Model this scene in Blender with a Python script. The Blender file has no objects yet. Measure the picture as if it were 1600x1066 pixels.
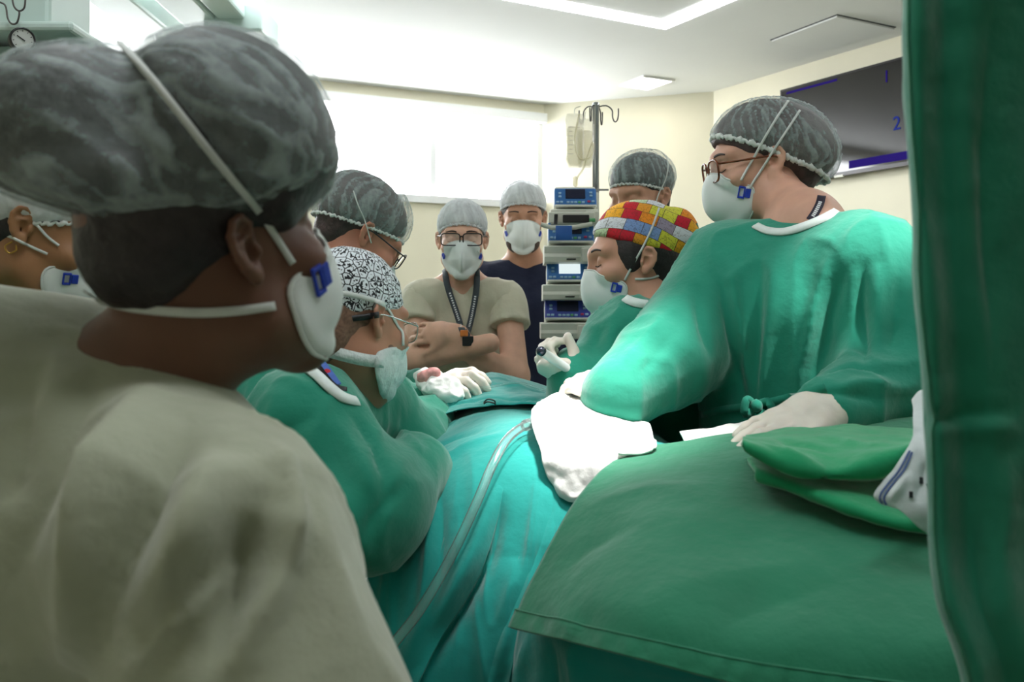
import bpy, bmesh, math, random
import numpy as np
from mathutils import Vector, Matrix

random.seed(7)
RNG = np.random.default_rng(7)
SC = bpy.context.scene
COL = SC.collection

# ------------------------------------------------------------------ camera, world, lights, exposure
F_PX, CAM_Z, HOR = 1500.0, 1.30, 495.0
cam_d = bpy.data.cameras.new('camera')
cam = bpy.data.objects.new('camera', cam_d)
COL.objects.link(cam)
cam.location = (0, 0, CAM_Z)
cam.rotation_euler = (math.radians(90), 0, 0)
cam_d.sensor_width = 36.0
cam_d.lens = F_PX / 1600.0 * 36.0
cam_d.shift_y = (HOR - 533.0) / 1600.0
cam_d.clip_start = 0.05
cam_d.dof.use_dof = True
cam_d.dof.focus_distance = 2.1
cam_d.dof.aperture_fstop = 7.0
SC.camera = cam

world = bpy.data.worlds.new('world')
SC.world = world
world.use_nodes = True
world.node_tree.nodes['Background'].inputs[0].default_value = (0.85, 0.93, 1.0, 1)
world.node_tree.nodes['Background'].inputs[1].default_value = 1.2

SC.view_settings.view_transform = 'Standard'
SC.view_settings.look = 'None'
SC.view_settings.gamma = 1.0
SC.view_settings.use_curve_mapping = False
SC.view_settings.exposure = 0.2
WINDOW_EMIT = 15.0
LED_EMIT = 18.0
DOWNLIGHT_EMIT = 14.0
SURGICAL_SPOT = 230.0
SURGICAL_SPOT_B = 110.0
SURGICAL_SPOT_C = 170.0


def light(name, kind, loc, target, energy, color=(1, 1, 1), **kw):
    d = bpy.data.lights.new(name, kind)
    d.energy = energy
    d.color = color
    for k, v in kw.items():
        setattr(d, k, v)
    o = bpy.data.objects.new(name, d)
    COL.objects.link(o)
    o.location = loc
    o.rotation_euler = (Vector(target) - Vector(loc)).to_track_quat('-Z', 'Y').to_euler()
    return o


def P(px, py, Y):
    """photo pixel + distance from the camera plane -> world point"""
    return np.array([(px - 800.0) / F_PX * Y, Y, CAM_Z + (HOR - py) / F_PX * Y])


LAMP_A = (0.30, 1.35, 2.32)
LAMP_B = (0.70, 2.30, 2.48)
FIELD = P(915, 690, 1.60)
light('surgical_light', 'SPOT', LAMP_A, FIELD, SURGICAL_SPOT, (1.0, 0.985, 0.96),
      spot_size=math.radians(21), spot_blend=0.75, shadow_soft_size=0.10)
light('surgical_light', 'SPOT', LAMP_B, P(690, 600, 1.95), SURGICAL_SPOT_B, (1.0, 0.98, 0.95),
      spot_size=math.radians(12), spot_blend=0.8, shadow_soft_size=0.06)
LAMP_C = (1.05, 1.15, 2.42)
SHOULDER = P(1345, 390, 1.66)
light('surgical_light', 'SPOT', LAMP_C, SHOULDER, SURGICAL_SPOT_C, (1.0, 0.99, 0.97),
      spot_size=math.radians(10.5), spot_blend=0.7, shadow_soft_size=0.03)

# ------------------------------------------------------------------ numpy noise
_LAT = RNG.random((32, 32, 32)).astype(np.float32)


def noise3(p, scale=1.0, seed=0):
    q = np.asarray(p, dtype=np.float64) * scale + seed * 7.31
    i = np.floor(q).astype(np.int64)
    f = q - i
    f = f * f * (3 - 2 * f)
    i0 = i % 32
    i1 = (i + 1) % 32
    x0, y0, z0 = i0.T
    x1, y1, z1 = i1.T
    fx, fy, fz = f.T
    L = _LAT
    a = L[x0, y0, z0] * (1 - fx) + L[x1, y0, z0] * fx
    b = L[x0, y1, z0] * (1 - fx) + L[x1, y1, z0] * fx
    c = L[x0, y0, z1] * (1 - fx) + L[x1, y0, z1] * fx
    d = L[x0, y1, z1] * (1 - fx) + L[x1, y1, z1] * fx
    return ((a * (1 - fy) + b * fy) * (1 - fz) + (c * (1 - fy) + d * fy) * fz) * 2 - 1


def fbm(p, scale=1.0, octs=3, seed=0):
    r, a = 0, 1.0
    for o in range(octs):
        r = r + a * noise3(p, scale * 2 ** o, seed + o)
        a *= 0.5
    return r


def unit(v):
    v = np.asarray(v, float)
    return v / max(np.linalg.norm(v), 1e-9)


# ------------------------------------------------------------------ signed distance modelling
def smin(a, b, k):
    if k <= 0:
        return np.minimum(a, b)
    h = np.maximum(k - np.abs(a - b), 0) / k
    return np.minimum(a, b) - h * h * k * 0.25


class Sdf:
    def __init__(self):
        self.pr = []
        self.frame()

    def frame(self, R=None, o=None, s=1.0):
        self.R = np.eye(3) if R is None else np.asarray(R)
        self.o = np.zeros(3) if o is None else np.asarray(o)
        self.s = s
        return self

    def w(self, c):
        return self.o + self.R @ (np.asarray(c, float) * self.s)

    def ell(self, c, r, R=None, k=0.02, op='u'):
        c = self.w(c)
        r = np.asarray(r, float) * self.s
        M = self.R if R is None else self.R @ np.asarray(R)

        def fn(p):
            q = (p - c) @ M
            k0 = np.sqrt(((q / r) ** 2).sum(1))
            k1 = np.sqrt(((q / (r * r)) ** 2).sum(1)) + 1e-9
            return k0 * (k0 - 1) / k1
        self.pr.append((op, k, fn, c - r.max(), c + r.max()))
        return self

    def cone(self, a, b, ra, rb, k=0.02, op='u', flat=None):
        a = self.w(a)
        b = self.w(b)
        ra *= self.s
        rb *= self.s
        ba = b - a
        L2 = max(ba @ ba, 1e-12)
        s = 1.0
        if flat is not None:
            n = unit(self.R @ np.asarray(flat[0], float))
            s = flat[1]

        def fn(p):
            h = np.clip(((p - a) @ ba) / L2, 0, 1)
            q = p - a - h[:, None] * ba
            if flat is not None:
                q = q - np.outer(q @ n * (1 - 1.0 / s), n)
            return np.sqrt((q * q).sum(1)) - (ra + (rb - ra) * h)
        m = max(ra, rb) * max(s, 1)
        self.pr.append((op, k, fn, np.minimum(a, b) - m, np.maximum(a, b) + m))
        return self

    def chain(self, pts, rs, k=0.02, op='u', flat=None):
        for i in range(len(pts) - 1):
            self.cone(pts[i], pts[i + 1], rs[i], rs[i + 1], k, op, flat)
        return self

    def plane(self, c, n, k=0.005):
        """keep the side opposite to n"""
        c = self.w(c)
        n = unit(self.R @ np.asarray(n, float))
        self.pr.append(('i', k, lambda p: (p - c) @ n, None, None))
        return self

    def _apply(self, d, op, k, v):
        if op == 'u':
            return smin(d, v, k)
        if op == 's':
            return -smin(-d, v, k)
        return -smin(-d, -v, k)

    def __call__(self, p):
        p = np.atleast_2d(p)
        d = np.full(len(p), 1.0)
        pl, ph = p.min(0), p.max(0)
        for op, k, fn, lo, hi in self.pr:
            m = 0.12 + k
            if lo is not None and ((pl > hi + m) | (ph < lo - m)).any():
                continue
            d = self._apply(d, op, k, fn(p))
        return d

    def bounds(self, pad=0.02):
        lo = np.min([q[3] for q in self.pr if q[0] == 'u'], axis=0) - pad
        hi = np.max([q[4] for q in self.pr if q[0] == 'u'], axis=0) + pad
        return lo, hi

    def mesh(self, h=0.01, fine=None, lo=None, hi=None, smooth=1, zc=None):
        """fine = (lo3, hi3, step): a box meshed on a finer grid"""
        l, u = self.bounds()
        if lo is not None:
            l = np.maximum(l, lo)
        if hi is not None:
            u = np.minimum(u, hi)
        axes = []
        for a in range(3):
            xs = [l[a]]
            while xs[-1] < u[a]:
                st = h * (2.2 if a == 2 and zc is not None and xs[-1] < zc else 1.0)
                if fine is not None:
                    if fine[0][a] <= xs[-1] < fine[1][a]:
                        st = fine[2]
                    elif xs[-1] < fine[0][a] < xs[-1] + h:
                        st = max(fine[0][a] - xs[-1], 1e-4)
                xs.append(xs[-1] + st)
            axes.append(np.array(xs))
        X, Y, Z = axes
        V = np.full((len(X), len(Y), len(Z)), 1.0)
        for op, k, fn, blo, bhi in self.pr:
            if blo is None:
                sl = (slice(None),) * 3
            else:
                m = k + 4.5 * h if zc is not None else k + 2.2 * h
                sl = tuple(slice(max(np.searchsorted(A, blo[i] - m) - 1, 0), np.searchsorted(A, bhi[i] + m) + 1)
                           for i, A in enumerate(axes))
            gx, gy, gz = np.meshgrid(X[sl[0]], Y[sl[1]], Z[sl[2]], indexing='ij')
            if gx.size == 0:
                continue
            p = np.stack([gx.ravel(), gy.ravel(), gz.ravel()], 1)
            V[sl] = self._apply(V[sl], op, k, fn(p).reshape(gx.shape))
        V[0] = V[-1] = 1
        V[:, 0] = V[:, -1] = 1
        V[:, :, 0] = V[:, :, -1] = 1
        return surfnet(V, X, Y, Z, smooth)


def surfnet(V, X, Y, Z, smooth=1):
    S = V < 0
    n = [s - 1 for s in V.shape]
    cnt = np.zeros(n, np.int8)
    for a in (0, 1):
        for b in (0, 1):
            for c in (0, 1):
                cnt += S[a:a + n[0], b:b + n[1], c:c + n[2]]
    act = (cnt > 0) & (cnt < 8)
    I, J, K = np.nonzero(act)
    idx = np.full(n, -1, np.int64)
    idx[I, J, K] = np.arange(len(I))
    pos = np.zeros((len(I), 3))
    num = np.zeros(len(I))
    cor = [(a, b, c) for a in (0, 1) for b in (0, 1) for c in (0, 1)]
    val = {q: V[I + q[0], J + q[1], K + q[2]] for q in cor}
    crd = {q: np.stack([X[I + q[0]], Y[J + q[1]], Z[K + q[2]]], 1) for q in cor}
    for q in cor:
        for a in range(3):
            if q[a] == 0:
                r = list(q)
                r[a] = 1
                r = tuple(r)
                v0, v1 = val[q], val[r]
                m = (v0 < 0) != (v1 < 0)
                t = np.where(m, v0 / np.where(m, v0 - v1, 1), 0)
                pos += np.where(m[:, None], crd[q] + (crd[r] - crd[q]) * t[:, None], 0)
                num += m
    pos /= num[:, None]
    faces = []
    for a in range(3):
        b, c = (a + 1) % 3, (a + 2) % 3
        s0 = [slice(None)] * 3
        s1 = [slice(None)] * 3
        s0[a] = slice(0, -1)
        s1[a] = slice(1, None)
        d = S[tuple(s0)] != S[tuple(s1)]
        q = np.stack(np.nonzero(d), 1)
        ok = (q[:, b] > 0) & (q[:, c] > 0) & (q[:, b] < V.shape[b] - 1) & (q[:, c] < V.shape[c] - 1)
        q = q[ok]
        ins = S[tuple(q.T)]
        quad = []
        for db, dc in ((1, 1), (0, 1), (0, 0), (1, 0)):
            r = q.copy()
            r[:, b] -= db
            r[:, c] -= dc
            quad.append(idx[tuple(r.T)])
        f = np.stack(quad, 1)
        f[~ins] = f[~ins][:, ::-1]
        faces.append(f)
    Fc = np.concatenate(faces)
    Fc = Fc[(Fc >= 0).all(1)]
    for _ in range(smooth):
        pos = laplace(pos, Fc, 0.5)
    return pos, Fc


def laplace(V, Fc, w=0.5):
    acc = np.zeros_like(V)
    n = np.zeros(len(V))
    k = Fc.shape[1]
    for i in range(k):
        a, b = Fc[:, i], Fc[:, (i + 1) % k]
        for c in range(3):
            acc[:, c] += np.bincount(a, V[b, c], len(V)) + np.bincount(b, V[a, c], len(V))
        n += np.bincount(a, minlength=len(V)) + np.bincount(b, minlength=len(V))
    n = np.maximum(n, 1)
    return V * (1 - w) + acc / n[:, None] * w


def vnormals(V, Fc):
    d1 = V[Fc[:, 2]] - V[Fc[:, 0]]
    d2 = V[Fc[:, 3]] - V[Fc[:, 1]] if Fc.shape[1] == 4 else V[Fc[:, 1]] - V[Fc[:, 0]]
    n = np.cross(d1, d2)
    acc = np.zeros_like(V)
    for i in range(Fc.shape[1]):
        for c in range(3):
            acc[:, c] += np.bincount(Fc[:, i], n[:, c], len(V))
    return acc / np.maximum(np.linalg.norm(acc, axis=1), 1e-12)[:, None]


def ray(sdf, pts, off=0.0, maxd=6.0, miss=None):
    """photo pixels -> points on a modelled surface, lifted by off towards the camera"""
    pts = np.asarray(pts, float)
    d = np.stack([(pts[:, 0] - 800) / F_PX, np.ones(len(pts)), (HOR - pts[:, 1]) / F_PX], 1)
    o = np.array([0, 0, CAM_Z])
    t = np.full(len(pts), 0.45)
    best = np.full(len(pts), 9.0)
    bt = t.copy()
    for _ in range(100):
        v = sdf(o + d * t[:, None])
        m = v < best
        best[m] = v[m]
        bt[m] = t[m]
        t = np.minimum(t + np.clip(v, -0.02, 0.12) * 0.7, maxd)
    t = np.where(best < 0.004, np.where(np.abs(v) < 0.01, t, bt), bt)
    p = o + d * t[:, None]
    return p - d / np.linalg.norm(d, axis=1)[:, None] * off


def dense(pts, n):
    """smooth (Catmull-Rom) resampling of a polyline to n points"""
    pts = np.asarray(pts, float)
    m = len(pts)
    if m == 2:
        t = np.linspace(0, 1, n)[:, None]
        return pts[0] * (1 - t) + pts[1] * t
    ext = np.vstack([2 * pts[0] - pts[1], pts, 2 * pts[-1] - pts[-2]])
    t = np.linspace(0, m - 1 - 1e-6, n)
    i = t.astype(int)
    f = (t - i)[:, None]
    p0, p1, p2, p3 = ext[i], ext[i + 1], ext[i + 2], ext[i + 3]
    return 0.5 * (2 * p1 + (p2 - p0) * f + (2 * p0 - 5 * p1 + 4 * p2 - p3) * f ** 2 + (3 * p1 - p0 - 3 * p2 + p3) * f ** 3)


def stroke(V, pts, width, amp, taper=True):
    """height of a fold along a 3-D polyline, at every vertex"""
    pts = np.asarray(pts, float)
    out = np.zeros(len(V))
    m = 3 * width
    sel = np.nonzero(((V > pts.min(0) - m) & (V < pts.max(0) + m)).all(1))[0]
    if not len(sel):
        return out
    W = V[sel]
    bd = np.full(len(W), 9.0)
    bt = np.zeros(len(W))
    n = len(pts) - 1
    for i in range(n):
        a, b = pts[i], pts[i + 1]
        ba = b - a
        h = np.clip((W - a) @ ba / max(ba @ ba, 1e-12), 0, 1)
        d = np.linalg.norm(W - a - h[:, None] * ba, axis=1)
        s = d < bd
        bd[s] = d[s]
        bt[s] = (i + h[s]) / n
    tp = np.clip(np.sin(np.pi * np.clip(bt, 0.0, 1)), 0, 1) ** 0.9 if taper else 1
    q = bd / width
    out[sel] = amp * (0.5 * np.exp(-q * q) + 0.5 * np.exp(-1.6 * q)) * tp
    return out


# ------------------------------------------------------------------ objects
ORG = {}


def link(name, me, parent, org):
    o = bpy.data.objects.new(name, me)
    COL.objects.link(o)
    if parent is None:
        o.location = org
        ORG[o.name] = np.asarray(org, float)
    else:
        o.parent = parent
        ORG[o.name] = ORG[parent.name]
    return o


def obj(name, V, Fc, mat, parent=None, smooth=True, uv=None, attr=None, org=None, solid=0, sub=0):
    V = np.asarray(V, float)
    if parent is not None:
        org = ORG[parent.name]
    elif org is None:
        org = np.array([(V[:, 0].min() + V[:, 0].max()) / 2, (V[:, 1].min() + V[:, 1].max()) / 2, V[:, 2].min()])
    me = bpy.data.meshes.new(name)
    L = V - org
    if isinstance(Fc, np.ndarray):
        n, k = Fc.shape
        me.vertices.add(len(L))
        me.vertices.foreach_set('co', L.astype(np.float32).ravel())
        me.loops.add(n * k)
        me.loops.foreach_set('vertex_index', Fc.astype(np.int32).ravel())
        me.polygons.add(n)
        me.polygons.foreach_set('loop_start', np.arange(0, n * k, k, dtype=np.int32))
        me.update(calc_edges=True)
        me.validate()
    else:
        me.from_pydata([tuple(v) for v in L], [], [tuple(int(i) for i in f) for f in Fc])
        me.update()
    if smooth:
        me.polygons.foreach_set('use_smooth', np.ones(len(me.polygons), dtype=bool))
    if uv is not None:
        lay = me.uv_layers.new(name='UVMap')
        li = np.zeros(len(me.loops), np.int32)
        me.loops.foreach_get('vertex_index', li)
        lay.data.foreach_set('uv', np.asarray(uv)[li].astype(np.float32).ravel())
    if attr is not None:
        at = me.attributes.new('fold', 'FLOAT', 'POINT')
        at.data.foreach_set('value', np.asarray(attr, np.float32))
    me.materials.append(mat)
    o = link(name, me, parent, org)
    if solid:
        m = o.modifiers.new('thickness', 'SOLIDIFY')
        m.thickness = solid
        m.offset = 0
    if sub:
        m = o.modifiers.new('smooth', 'SUBSURF')
        m.levels = m.render_levels = sub
    return o


def root(name, loc):
    o = bpy.data.objects.new(name, None)
    COL.objects.link(o)
    o.location = loc
    o.empty_display_size = 0.1
    ORG[o.name] = np.asarray(loc, float)
    return o


def tag(o, label=None, cat=None, group=None, kind=None):
    for k, v in (('label', label), ('category', cat), ('group', group), ('kind', kind)):
        if v:
            o[k] = v
    return o


# ------------------------------------------------------------------ little mesh makers, all -> (V, F list)
def mj(*parts):
    V, Fc, n = [], [], 0
    for v, f in parts:
        V.append(np.asarray(v, float))
        Fc += [tuple(int(i) + n for i in q) for q in f]
        n += len(v)
    return np.vstack(V), Fc


def box(c, size, R=None, bev=0.0, seg=2):
    bm = bmesh.new()
    bmesh.ops.create_cube(bm, size=1.0)
    for v in bm.verts:
        v.co = Vector((v.co.x * size[0], v.co.y * size[1], v.co.z * size[2]))
    if bev > 0:
        bmesh.ops.bevel(bm, geom=list(bm.edges), offset=bev, segments=seg, profile=0.5, affect='EDGES')
    bm.verts.index_update()
    V = np.array([v.co[:] for v in bm.verts])
    Fc = [[v.index for v in f.verts] for f in bm.faces]
    bm.free()
    if R is not None:
        V = V @ np.asarray(R).T
    return V + np.asarray(c, float), Fc


def frames(pts, up=None):
    pts = np.asarray(pts, float)
    T = np.gradient(pts, axis=0)
    T /= np.maximum(np.linalg.norm(T, axis=1), 1e-9)[:, None]
    N = np.zeros_like(T)
    n = np.array([0, 0, 1.0]) if up is None else np.asarray(up, float)
    if abs(n @ T[0]) > 0.95:
        n = np.array([1.0, 0, 0])
    for i in range(len(T)):
        n = n - T[i] * (n @ T[i])
        n = unit(n)
        N[i] = n
    return T, N, np.cross(T, N)


def tube(pts, r, n=8, closed=False, caps=True):
    pts = np.asarray(pts, float)
    T, N, B = frames(pts)
    r = np.broadcast_to(np.asarray(r, float), (len(pts),))
    a = np.linspace(0, 2 * np.pi, n, endpoint=False)
    V = (pts[:, None] + r[:, None, None] * (np.cos(a)[None, :, None] * N[:, None] + np.sin(a)[None, :, None] * B[:, None])).reshape(-1, 3)
    m = len(pts)
    Fc = []
    for i in range(m if closed else m - 1):
        for j in range(n):
            k = (j + 1) % n
            i2 = (i + 1) % m
            Fc.append((i * n + j, i2 * n + j, i2 * n + k, i * n + k)[::-1])
    if caps and not closed:
        Fc.append(tuple(range(n))[::-1][::-1])
        Fc.append(tuple((m - 1) * n + j for j in range(n))[::-1])
    return V, Fc


def ribbon(pts, nrm, width, th=0.0012):
    """flat strap: nrm = the direction its face looks (one, or one per point)"""
    pts = np.asarray(pts, float)
    T = np.gradient(pts, axis=0)
    T /= np.maximum(np.linalg.norm(T, axis=1), 1e-9)[:, None]
    Nn = np.broadcast_to(np.asarray(nrm, float), pts.shape)
    B = np.cross(T, Nn)
    B /= np.maximum(np.linalg.norm(B, axis=1), 1e-9)[:, None]
    Nn = np.cross(B, T)
    w = np.broadcast_to(np.asarray(width, float), (len(pts),))[:, None] / 2
    ring = [pts + B * w + Nn * th / 2, pts - B * w + Nn * th / 2, pts - B * w - Nn * th / 2, pts + B * w - Nn * th / 2]
    V = np.stack(ring, 1).reshape(-1, 3)
    Fc = []
    for i in range(len(pts) - 1):
        for j in range(4):
            k = (j + 1) % 4
            Fc.append((i * 4 + j, i * 4 + k, (i + 1) * 4 + k, (i + 1) * 4 + j))
    m = (len(pts) - 1) * 4
    Fc += [(0, 3, 2, 1), (m, m + 1, m + 2, m + 3)]
    return V, Fc


def lathe(prof, c, axis=(0, 0, 1), n=20):
    """prof: (radius, height) pairs"""
    ax = unit(axis)
    u = unit(np.cross(ax, [0.3, 1, 0.2]))
    v = np.cross(ax, u)
    a = np.linspace(0, 2 * np.pi, n, endpoint=False)
    V = []
    for r, h in prof:
        V.append(np.asarray(c) + ax * h + r * (np.cos(a)[:, None] * u + np.sin(a)[:, None] * v))
    V = np.vstack(V)
    Fc = []
    for i in range(len(prof) - 1):
        for j in range(n):
            k = (j + 1) % n
            Fc.append((i * n + j, i * n + k, (i + 1) * n + k, (i + 1) * n + j))
    Fc.append(tuple(range(n))[::-1])
    Fc.append(tuple((len(prof) - 1) * n + j for j in range(n)))
    return V, Fc


def grid_faces(nu, nv):
    i, j = np.meshgrid(np.arange(nu - 1), np.arange(nv - 1), indexing='ij')
    a = (i * nv + j).ravel()
    return np.stack([a, a + nv, a + nv + 1, a + 1], 1)


def prism(poly, z0, z1):
    """horizontal polygon (x, y) extruded from z0 to z1"""
    n = len(poly)
    V = [(x, y, z0) for x, y in poly] + [(x, y, z1) for x, y in poly]
    Fc = [tuple(range(n))[::-1], tuple(range(n, 2 * n))] + [(i, (i + 1) % n, n + (i + 1) % n, n + i) for i in range(n)]
    return np.array(V, float), Fc


def sheet(ctrl, nu, nv):
    """Catmull-Rom surface through a grid of (pixel x, pixel y, distance) control points"""
    C = np.array([[P(*q) for q in row] for row in ctrl])
    rows = np.array([dense(r, nv) for r in C])
    return np.stack([dense(rows[:, j], nu) for j in range(nv)], 1).reshape(-1, 3)


# ------------------------------------------------------------------ materials
def lin(c):
    c = np.asarray(c, float) / 255.0
    return tuple(np.where(c <= 0.04045, c / 12.92, ((c + 0.055) / 1.055) ** 2.4)) + (1.0,)


def mat(name, col, rough=0.6, metal=0.0, var=None, bump=None, sheen=0.0, sss=0.0, emit=0.0, spec=0.5, coat=0.0, coords='Object'):
    """var = (scale, amount): gentle colour mottling; bump = (scale, strength, distance)"""
    m = bpy.data.materials.new(name)
    m.use_nodes = True
    nt = m.node_tree
    b = nt.nodes['Principled BSDF']
    c = lin(col)
    b.inputs['Base Color'].default_value = c
    b.inputs['Roughness'].default_value = rough
    b.inputs['Metallic'].default_value = metal
    b.inputs['Specular IOR Level'].default_value = spec
    if sheen:
        b.inputs['Sheen Weight'].default_value = sheen
        b.inputs['Sheen Roughness'].default_value = 0.5
    if sss:
        b.inputs['Subsurface Weight'].default_value = sss
        b.inputs['Subsurface Radius'].default_value = (0.012, 0.005, 0.003)
        b.inputs['Subsurface Scale'].default_value = 1.0
    if coat:
        b.inputs['Coat Weight'].default_value = coat
    if emit:
        b.inputs['Emission Color'].default_value = c
        b.inputs['Emission Strength'].default_value = emit
    tc = nt.nodes.new('ShaderNodeTexCoord')
    if var:
        n = nt.nodes.new('ShaderNodeTexNoise')
        n.inputs['Scale'].default_value = var[0]
        n.inputs['Detail'].default_value = 4
        nt.links.new(tc.outputs[coords], n.inputs['Vector'])
        r = nt.nodes.new('ShaderNodeValToRGB')
        a = var[1]
        r.color_ramp.elements[0].color = tuple(x * (1 - a) for x in c[:3]) + (1,)
        r.color_ramp.elements[1].color = tuple(min(x * (1 + a), 1) for x in c[:3]) + (1,)
        r.color_ramp.elements[0].position = 0.3
        r.color_ramp.elements[1].position = 0.7
        nt.links.new(n.outputs['Fac'], r.inputs['Fac'])
        nt.links.new(r.outputs['Color'], b.inputs['Base Color'])
    if bump:
        n = nt.nodes.new('ShaderNodeTexNoise')
        n.inputs['Scale'].default_value = bump[0]
        n.inputs['Detail'].default_value = 3
        nt.links.new(tc.outputs[coords], n.inputs['Vector'])
        bn = nt.nodes.new('ShaderNodeBump')
        bn.inputs['Strength'].default_value = bump[1]
        bn.inputs['Distance'].default_value = bump[2]
        nt.links.new(n.outputs['Fac'], bn.inputs['Height'])
        nt.links.new(bn.outputs['Normal'], b.inputs['Normal'])
    return m


def cloth(name, col, amt=0.07, sheen=0.35, rough=0.85):
    """woven cloth: fine thread relief and faint mottling"""
    m = mat(name, col, rough=rough, var=(9, amt), sheen=sheen, spec=0.3)
    nt = m.node_tree
    b = nt.nodes['Principled BSDF']
    tc = [n for n in nt.nodes if n.type == 'TEX_COORD'][0]
    a = nt.nodes.new('ShaderNodeTexNoise')
    a.inputs['Scale'].default_value = 900
    a.inputs['Detail'].default_value = 2
    w = nt.nodes.new('ShaderNodeTexNoise')
    w.inputs['Scale'].default_value = 28
    w.inputs['Detail'].default_value = 5
    nt.links.new(tc.outputs['Object'], a.inputs['Vector'])
    nt.links.new(tc.outputs['Object'], w.inputs['Vector'])
    b1 = nt.nodes.new('ShaderNodeBump')
    b1.inputs['Strength'].default_value = 0.25
    b1.inputs['Distance'].default_value = 0.0008
    b2 = nt.nodes.new('ShaderNodeBump')
    b2.inputs['Strength'].default_value = 0.45
    b2.inputs['Distance'].default_value = 0.008
    nt.links.new(w.outputs['Fac'], b2.inputs['Height'])
    nt.links.new(a.outputs['Fac'], b1.inputs['Height'])
    nt.links.new(b2.outputs['Normal'], b1.inputs['Normal'])
    nt.links.new(b1.outputs['Normal'], b.inputs['Normal'])
    return m


def skin(name, col):
    return mat(name, col, rough=0.5, var=(22, 0.10), bump=(260, 0.12, 0.0012), sss=0.12, spec=0.4)


def nonwoven(name, lo=0.30, hi=0.85, col=(214, 226, 224)):
    """thin see-through non-woven cap: denser where the folds (attribute) bunch up"""
    m = bpy.data.materials.new(name)
    m.use_nodes = True
    nt = m.node_tree
    b = nt.nodes['Principled BSDF']
    b.inputs['Base Color'].default_value = lin(col)
    b.inputs['Roughness'].default_value = 0.8
    b.inputs['Sheen Weight'].default_value = 0.4
    b.inputs['Specular IOR Level'].default_value = 0.2
    out = nt.nodes['Material Output']
    at = nt.nodes.new('ShaderNodeAttribute')
    at.attribute_name = 'fold'
    tc = nt.nodes.new('ShaderNodeTexCoord')
    n = nt.nodes.new('ShaderNodeTexNoise')
    n.inputs['Scale'].default_value = 95
    n.inputs['Detail'].default_value = 7
    n.inputs['Roughness'].default_value = 0.7
    nt.links.new(tc.outputs['Object'], n.inputs['Vector'])
    mx = nt.nodes.new('ShaderNodeMath')
    mx.operation = 'MULTIPLY_ADD'
    nt.links.new(n.outputs['Fac'], mx.inputs[0])
    mx.inputs[1].default_value = 1.1
    at2 = nt.nodes.new('ShaderNodeMath')
    at2.operation = 'MULTIPLY'
    at2.inputs[1].default_value = 0.55
    nt.links.new(at.outputs['Fac'], at2.inputs[0])
    nt.links.new(at2.outputs[0], mx.inputs[2])
    mr = nt.nodes.new('ShaderNodeMapRange')
    mr.inputs['From Min'].default_value = 0.35
    mr.inputs['From Max'].default_value = 1.2
    mr.inputs['To Min'].default_value = lo
    mr.inputs['To Max'].default_value = hi
    nt.links.new(mx.outputs[0], mr.inputs['Value'])
    tr = nt.nodes.new('ShaderNodeBsdfTransparent')
    tl = nt.nodes.new('ShaderNodeBsdfTranslucent')
    tl.inputs['Color'].default_value = lin(col)
    m1 = nt.nodes.new('ShaderNodeMixShader')
    m1.inputs[0].default_value = 0.25
    nt.links.new(b.outputs[0], m1.inputs[1])
    nt.links.new(tl.outputs[0], m1.inputs[2])
    m2 = nt.nodes.new('ShaderNodeMixShader')
    nt.links.new(mr.outputs[0], m2.inputs[0])
    nt.links.new(tr.outputs[0], m2.inputs[1])
    nt.links.new(m1.outputs[0], m2.inputs[2])
    nt.links.new(m2.outputs[0], out.inputs['Surface'])
    return m


def emitter(name, col, strength):
    m = bpy.data.materials.new(name)
    m.use_nodes = True
    nt = m.node_tree
    nt.nodes.remove(nt.nodes['Principled BSDF'])
    e = nt.nodes.new('ShaderNodeEmission')
    e.inputs[0].default_value = lin(col)
    e.inputs[1].default_value = strength
    nt.links.new(e.outputs[0], nt.nodes['Material Output'].inputs['Surface'])
    return m


def clear(name, col, alpha, rough=0.08):
    """clear plastic film or glass, thin: mix of see-through and gloss"""
    m = bpy.data.materials.new(name)
    m.use_nodes = True
    nt = m.node_tree
    b = nt.nodes['Principled BSDF']
    b.inputs['Base Color'].default_value = lin(col)
    b.inputs['Roughness'].default_value = rough
    b.inputs['Specular IOR Level'].default_value = 0.8
    tr = nt.nodes.new('ShaderNodeBsdfTransparent')
    mx = nt.nodes.new('ShaderNodeMixShader')
    mx.inputs[0].default_value = alpha
    nt.links.new(tr.outputs[0], mx.inputs[1])
    nt.links.new(b.outputs[0], mx.inputs[2])
    nt.links.new(mx.outputs[0], nt.nodes['Material Output'].inputs['Surface'])
    return m


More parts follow.
